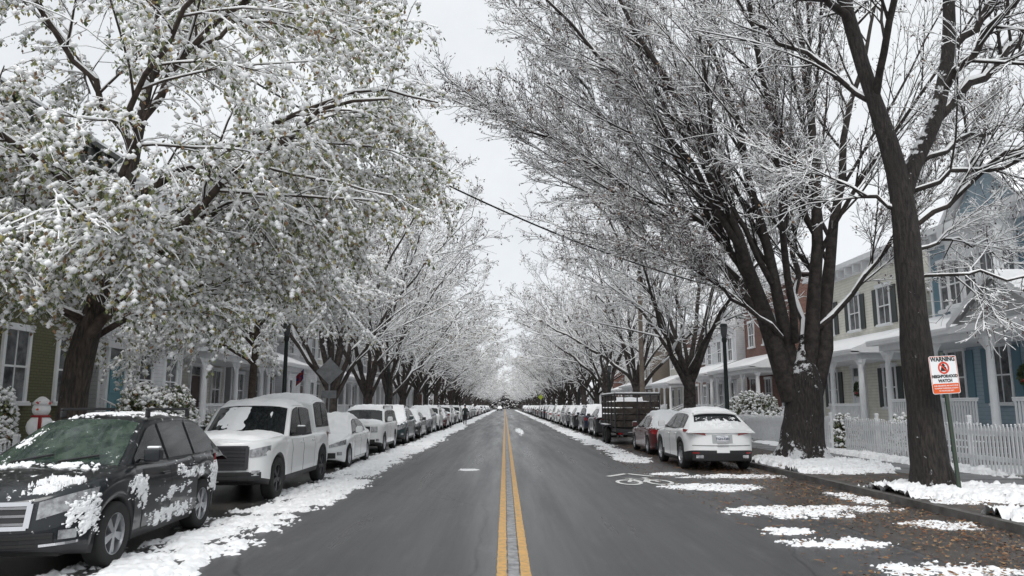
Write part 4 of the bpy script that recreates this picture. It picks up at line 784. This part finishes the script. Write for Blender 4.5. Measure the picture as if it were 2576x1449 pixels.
house('olive green painted brick house with white framed windows',-12,8.5,-1,13.0,8.6,OLIVE,wins=6,cornice=DTRIM,z1=.95,wh=1.75,ww=.85)
house('white clapboard house with turquoise front door',-12.3,22.6,-1,5.8,8.6,SW,wins=3,door=0,doorm=TEAL,z1=.9)
house('grey-white town house with front porch',-13.5,29,-1,7,8.8,SY,wins=3,door=1,porch=2,z1=.8)
house('grey clapboard town house with porch',-13.5,36.8,-1,7,8.2,SG,wins=3,door=2,porch=2,roof='side',z1=.8)
house('pale blue-grey clapboard house with white porch and blue shutters',16,15.5,1,11.8,8.0,SB,wins=5,door=2,porch=2.1,roof='side',ped=True,chim=True,shut=SHUT,z1=.95,wh=1.8,bay=True,rail=False)
house('cream clapboard house with white porch columns',16,29.4,1,8.0,8.1,SC,wins=3,door=1,doorm=TRIM,porch=2.0,roof='side',z1=.8,shut=SHG,rail=False)
house('red brick house with a white columned porch',16,41,1,8,8.8,BRK,wins=3,door=0,porch=2.2,z1=.8)
y=51
for i in range(9):
    wl=[SW,BRK,SY,TAN,SG,SC,BRK,SW,SY][i]; house('snowy town house beside the street',16+(i%3)*.8,y,1,8,7.6+.7*(i%3),wl,wins=3,door=i%3,porch=None if i%3==1 else 2,roof=('flat','side')[i%2],z1=.8); y+=10
y=45.5
for i in range(10):
    wl=[SW,SY,SG,BRK,SG,SW,TAN,SC,BRK,SW][i]; house('snowy town house beside the street',-13.5-(i%2)*.7,y,-1,8,7.8+.6*(i%3),wl,wins=3,door=(i+1)%3,porch=None if i%3==0 else 2,roof=('side','flat')[i%2],z1=.8); y+=9.6
# ------------------------------------------------------------------ picket fence
def fence(label,x,y0,y1,h=1.2,sp=.14):
    root=empty('picket_fence',(x,y0,.11),label=label,category='fence'); p=MB(); s=MB(); n=int((y1-y0)/sp)
    for i in range(n):
        y=i*sp; hh=h-.06*math.sin((y%2.4)/2.4*math.pi)
        p.box(-.012,.012,y,y+.066,.06,hh-.06); p.poly([(-.012,y,hh-.06),(-.012,y+.066,hh-.06),(-.012,y+.033,hh)]); p.poly([(.012,y,hh-.06),(.012,y+.066,hh-.06),(.012,y+.033,hh)]); p.poly([(-.012,y,hh-.06),(.012,y,hh-.06),(.012,y+.033,hh),(-.012,y+.033,hh)]); p.poly([(-.012,y+.066,hh-.06),(.012,y+.066,hh-.06),(.012,y+.033,hh),(-.012,y+.033,hh)])
        if random.random()<.7: s.ball((0,y+.033,hh+.005),.026,n=6)
    p.obj('pickets',[WHITEP],root)
    for z in (.28,h-.3): s.box(.014,.06,0,y1-y0,z+.09,z+.115)
    s.obj('snow_cap',[SNOW],root,smooth=True)
    r=MB()
    for z in (.28,h-.3): r.box(.013,.05,0,y1-y0,z,z+.085)
    r.obj('rails',[WHITEP],root); q=MB(); k=0
    while k<=y1-y0: q.box(.051,.15,k,k+.1,0,h+.1); q.box(.04,.16,k-.01,k+.11,h+.1,h+.13); q.box(.045,.155,k,k+.1,h+.131,h+.17,1); k+=2.4
    q.obj('posts',[WHITEP,SNOW],root)
fence('white wooden picket fence with snow along the pavement',11.85,12,26.2); fence('white wooden picket fence with snow along the pavement',11.85,27.4,41)
fence('white garden fence with snow caps before a hedge',-11.2,10,18.5,.8)
# ------------------------------------------------------------------ street furniture
IRON=M('cast_iron_green_black',(.012,.02,.018),.5); GLOBE=M('lamp_globe_grey',(.07,.075,.08),.3)
def lamp(x,y,label):
    r=empty('street_lamp',(x,y,.11),label=label,category='street lamp',group='black street lamps on the verge'); b=MB(); b.lathe([(.22,0),(.22,.25),(.15,.35),(.12,.9),(.10,1.0),(.085,1.1),(.065,3.9),(.09,3.95),(.10,4.05),(.07,4.1)],n=14); b.obj('post',[IRON],r,smooth=True)
    b=MB(); b.lathe([(.08,4.1),(.11,4.2),(.13,4.42),(.12,4.5)],n=12); b.obj('lamp_shade',[GLOBE],r,smooth=True); b=MB(); b.lathe([(.15,4.5),(.12,4.6),(.05,4.72),(.02,4.8)],n=12); b.lathe([(.12,4.605),(.06,4.73),(.01,4.83)],n=12,mi=1); b.obj('cap',[IRON,SNOW],r,smooth=True); return r
l0=lamp(8.1,27.2,'black cast iron street lamp on the verge')
for x,y in ((-7.9,26.8),(-7.8,50),(7.9,56),(-7.8,74),(7.9,80),(7.9,104),(-7.8,98)): copy_thing(l0,(x,y,.11))
GAL=M('galvanised_steel',(.26,.27,.28),.45,(.18,.19,.2),6,metal=.5)
sg=empty('diamond_road_sign',(-6.95,29.6,.11),label='grey back of a diamond road sign on a steel post',category='road sign'); b=MB(); b.cyl((0,0,0),(0,0,3.5),.035,n=8); b.obj('post',[GAL],sg)
b=MB(); d=.53; b.poly([(0,-.04,2.95-d),(d,-.04,2.95),(0,-.04,2.95+d),(-d,-.04,2.95)]); b.poly([(0,-.055,2.95-d),(-d,-.055,2.95),(0,-.055,2.95+d),(d,-.055,2.95)]); b.obj('sign_panel',[GAL],sg)
b=MB(); b.box(-.3,.3,-.075,-.06,1.9,2.2); b.obj('plaque',[GAL],sg)
YG=M('sign_yellow_green',(.42,.52,.05),.5); s2=empty('pedestrian_crossing_sign',(6.7,140,.11),label='small yellow-green diamond pedestrian sign on a post',category='road sign'); b=MB(); b.cyl((0,0,0),(0,0,3.5),.05,n=8); b.obj('post',[GAL],s2); b=MB(); b.poly([(0,-.06,2.7),(.5,-.06,3.2),(0,-.06,3.7),(-.5,-.06,3.2)]); b.obj('sign_panel',[YG],s2)
ws=empty('warning_sign',(8.36,13.9,.12),label='white and orange neighborhood watch warning sign on green post',category='sign'); ws.rotation_euler=(0,R_(-3.0),R_(6)); ws.scale=(.97,.97,.98)
GRN=M('post_green',(.025,.06,.038),.6,(.05,.05,.04),12); b=MB(); b.box(-.035,.035,.0,.012,-.1,2.65); b.box(-.035,-.022,.013,.035,-.1,2.65); b.box(.022,.035,.013,.035,-.1,2.65)
b.obj('post',[GRN],ws)
SWH=M('sign_white',(.88,.89,.90),.4); ORG=M('sign_orange',(.78,.11,.012),.45); RNG=M('sign_ring_red',(.72,.06,.02),.45)
def rrect(x0,x1,z0,z1,r,y):
    p=[]
    for cx_,cz,a0 in ((x1-r,z1-r,0),(x0+r,z1-r,90),(x0+r,z0+r,180),(x1-r,z0+r,270)):
        for k in range(5): a=R_(a0+k*22.5); p.append((cx_+r*math.cos(a),y,cz+r*math.sin(a)))
    return p
b=MB(); f=rrect(-.29,.29,1.86,2.58,.04,-.008); bk=[(p[0],-.003,p[2]) for p in f]; b.poly(f[::-1],0); b.poly(bk,1); b.grid([f+[f[0]],bk+[bk[0]]],1)
q=rrect(-.275,.275,1.875,2.055,.03,-.0105); b.poly(q[::-1],2)
o1=rrect(-.28,.28,1.87,2.57,.035,-.0095); o2=rrect(-.270,.270,1.88,2.56,.03,-.0095); b.grid([o1+[o1[0]],o2+[o2[0]]],2)
b.obj('sign_panel',[SWH,GAL,ORG],ws)
b=MB()
for i in range(32):
    a0=2*math.pi*i/32;a1=2*math.pi*(i+1)/32; f=lambda a,r:(r*math.cos(a),-.0125,2.352+r*math.sin(a)); b.poly([f(a0,.118),f(a1,.118),f(a1,.084),f(a0,.084)][::-1])
b.poly([(-.078,-.0135,2.415),(-.058,-.0135,2.435),(.078,-.0135,2.288),(.058,-.0135,2.268)]); b.obj('prohibition_ring',[RNG],ws)
b=MB(); b.poly([(-.07,-.0115,2.29),(.07,-.0115,2.29),(.05,-.0115,2.365),(.02,-.0115,2.38),(.0,-.0115,2.425),(-.035,-.0115,2.38),(-.05,-.0115,2.355)]); b.poly([(-.055,-.0118,2.385),(.05,-.0118,2.385),(.03,-.0118,2.395),(.015,-.0118,2.43),(-.02,-.0118,2.43),(-.035,-.0118,2.395)]); b.obj('hooded_figure_symbol',[BLK],ws)
rt=(R_(90),0,0)
text('WARNING',.115,BLK,ws,(0,-.012,2.515),rt,sx=.92,bold=.005); text('NEIGHBORHOOD',.078,BLK,ws,(0,-.012,2.19),rt,sx=.84,bold=.004); text('WATCH',.078,BLK,ws,(0,-.012,2.105),rt,bold=.004)
for k,t in enumerate(('OUR NEIGHBORS ARE WATCHING','TO REPORT SUSPICIOUS ACTIVITY','TO THE POLICE DEPT.')): text(t,.032,SWH,ws,(0,-.013,2.012-k*.048),rt,bold=.001)
def cable(p,q,sag,label):
    n=40; b=MB(); pts=[Vector(p).lerp(Vector(q),i/n)-Vector((0,0,sag*4*(i/n)*(1-i/n))) for i in range(n+1)]
    for a,c in zip(pts[:-1],pts[1:]): b.cyl(a,c,.028,n=6,cap=False)
    for a,c in zip(pts[:-1],pts[1:]): b.cyl(a+Vector((0,0,.026)),c+Vector((0,0,.026)),.012,n=4,mi=1,cap=False)
    b.obj('overhead_cable',[BLK,SNOW],None,label=label,category='cable')
cable((-9,18.5,11.6),(9.5,31,6.6),.9,'thin black overhead cable carrying a line of snow')
pole=empty('utility_pole',(8.3,45,.1),label='plain wooden utility pole on the verge',category='pole'); b=MB(); b.cyl((0,0,0),(0,0,10),.17,.12,n=10); b.obj('post',[M('pole_wood',(.13,.10,.08),.8,(.2,.17,.14),6)],pole); b=MB(); b.box(-1,1,-.06,.06,9.2,9.32); b.obj('crossarm',[M('arm_wood',(.12,.10,.08),.8)],pole)
def flag(x,y,z,c,label,sgn,k=1):
    r=empty('house_flag',(x,y,z),label=label,category='flag'); r.scale=(k,k,k); b=MB(); b.cyl((0,0,-.3),(sgn*1.0,0,.7),.02,n=6); b.obj('pole',[TRIM],r); b=MB(); b.grid([[(sgn*(.25+.7*i/8),.05*math.sin(i*1.1+j*.5),-.05+.7*i/8-1.0*j/6) for i in range(9)] for j in range(7)]); b.obj('cloth',[c],r,smooth=True)
flag(13.6,52,3.6,M('flag_red',(.5,.03,.03),.7,(.55,.45,.45),6,lo=.45,hi=.5),'red house flag hanging from a porch',-1); flag(-11.9,42,3.4,M('flag_blue_red',(.03,.04,.16),.7,(.30,.03,.04),3,lo=.48,hi=.5),'red and blue house flag hanging from a porch',1,.6)
HATW=M('snowy_felt',(.80,.80,.80),.9,(.5,.08,.08),9,lo=.58,hi=.62)
sm=empty('snowman_decoration',(-11.0,17.9,.2),label='white snowman yard decoration with small red scarf',category='decoration'); sm.scale=(1.15,1.15,1.12); b=MB(); b.ball((0,0,.4),.36,n=14); b.ball((0,0,.92),.25,n=14); b.obj('torso',[SNOW],sm,smooth=True); b=MB(); b.ball((0,0,1.28),.17,n=14); b.obj('head',[SNOW],sm,smooth=True); b=MB(); b.lathe([(.15,1.11),(.19,1.135),(.15,1.16)],n=14); b.box(.10,.15,-.24,-.2,.86,1.12); b.obj('scarf',[SCARF],sm,smooth=True); b=MB(); b.lathe([(.17,1.38),(.17,1.42),(.12,1.48),(.05,1.54),(.01,1.55)],n=14); b.obj('hat',[HATW],sm,smooth=True); b=MB(); b.cyl((.02,-.16,1.28),(.05,-.26,1.27),.025,.004,n=8); b.obj('nose',[ORG],sm)
def wreath(x,y,z,rot):
    acc=Acc(); n=500; a=rng.random(n)*6.283; P=np.stack([rng.normal(0,.03,n)+.05,.24*np.cos(a)+rng.normal(0,.04,n),.24*np.sin(a)+rng.normal(0,.04,n)],1); r=empty('door_wreath',(x,y,z),rot,label='dark green wreath with a red bow on the house front',category='wreath'); leaves(acc,P,.09,[0],[1.]); acc.obj('greenery',[LEAF[3]],r); b=MB(); b.ball((.1,0,-.22),.06,n=8); b.poly([(.12,-.02,-.22),(.12,-.16,-.16),(.12,-.16,-.28)]); b.poly([(.12,.02,-.22),(.12,.16,-.16),(.12,.16,-.28)]); b.obj('bow',[RED],r)
wreath(15.9,22.5,2.7,math.pi); wreath(15.9,33.4,2.5,math.pi)
de=empty('reindeer_decoration',(13.3,31.6,.12),R_(160),label='white wire reindeer yard ornament dusted with snow',category='decoration')
b=MB(); pts=[((-.45,0,.75),(.4,0,.8),.14,.16),((.35,0,.85),(.62,0,1.25),.1,.07),((.55,0,1.28),(.85,0,1.2),.08,.04)]
for a_,c_,r0,r1_ in pts: b.cyl(a_,c_,r0,r1_,n=10)
for x in (-.4,.33):
    for y in (-.09,.09): b.cyl((x,y,.72),(x-.04,y,.35),.05,.03,n=7); b.cyl((x-.04,y,.35),(x+.02,y,0),.03,.02,n=7)
for y in (-1,1): b.cyl((.56,.04*y,1.3),(.45,.22*y,1.65),.015,n=5); b.cyl((.5,.14*y,1.48),(.66,.2*y,1.62),.012,n=5); b.cyl((.47,.18*y,1.56),(.34,.3*y,1.7),.012,n=5)
b.cyl((-.45,0,.85),(-.56,0,.92),.04,.02,n=6); b.obj('torso',[WHITEP],de,smooth=True)
# ------------------------------------------------------------------ person
def person(loc,rot):
    J=[(0,0,.95,.13),(0,0,1.15,.15),(0,.01,1.38,.17),(0,0,1.52,.06),(0,-.01,1.60,.085),(0,-.01,1.70,.10),(0,0,1.79,.05)]; E=[(0,1),(1,2),(2,3),(3,4),(4,5),(5,6)]
    def add(p,par): J.append(p); E.append((par,len(J)-1)); return len(J)-1
    for s in (-1,1):
        h=add((s*.10,0,.90,.10),0); k=add((s*.10,-.12*s-.02,.50,.065),h); a=add((s*.10,-.16*s+(.05 if s<0 else .08),.10,.045),k); add((s*.10,-.16*s-.10,.04,.04),a)
        sh=add((s*.20,0,1.42,.065),2); el=add((s*.25,.06*s,1.14,.05),sh); wr_=add((s*.26,-.02+.10*s,.90,.03),el); pl=add((s*.26,-.03+.10*s,.83,.028),wr_)
        for i in range(4): f1=add((s*.26,-.055+.022*i+.10*s,.775,.009),pl); add((s*.25,-.057+.022*i+.10*s,.735+.004*abs(i-1),.008),f1)
        t1=add((s*.245,-.07+.10*s,.83,.010),pl); add((s*.24,-.085+.10*s,.80,.008),t1)
    me=bpy.data.meshes.new('p'); me.from_pydata([j[:3] for j in J],E,[]); o=bpy.data.objects.new('tmp',me); link(o); o.modifiers.new('s','SKIN')
    if not me.skin_vertices: 
        import bmesh
        bm=bmesh.new(); bm.from_mesh(me); bm.verts.layers.skin.verify(); bm.to_mesh(me); bm.free()
    for v,j_ in zip(me.skin_vertices[0].data,J): v.radius=(j_[3],j_[3])
    me.skin_vertices[0].data[0].use_root=True
    sb=o.modifiers.new('u','SUBSURF'); sb.levels=1; sb.render_levels=1
    dg=bpy.context.evaluated_depsgraph_get(); m2=bpy.data.meshes.new_from_object(o.evaluated_get(dg)); bpy.data.objects.remove(o)
    mats=[M('skin',(.35,.2,.14),.6),M('jacket_dark_green',(.02,.03,.028),.8),M('trousers_dark',(.015,.017,.022),.85),BLK]; m2.materials.clear()
    for m in mats: m2.materials.append(m)
    for p in m2.polygons:
        z=p.center.z; p.use_smooth=True; p.material_index=0 if (z>1.53 or (z<.87 and abs(p.center.x)>.2)) else (1 if z>.86 else (2 if z>.1 else 3))
    b=bpy.data.objects.new('person',m2); link(b); b.location=loc; b.rotation_euler=(0,0,rot); b['label']='person in dark jacket and trousers walking along the road edge'; b['category']='person'
    h=MB(); h.ball((0,.015,1.73),.105,n=12,sz=.95); h.obj('woollen_hat',[M('hat_dark',(.03,.03,.04),.9)],b,smooth=True)
try: person((-3.6,68,0),math.pi)
except Exception as e: print('person',e)
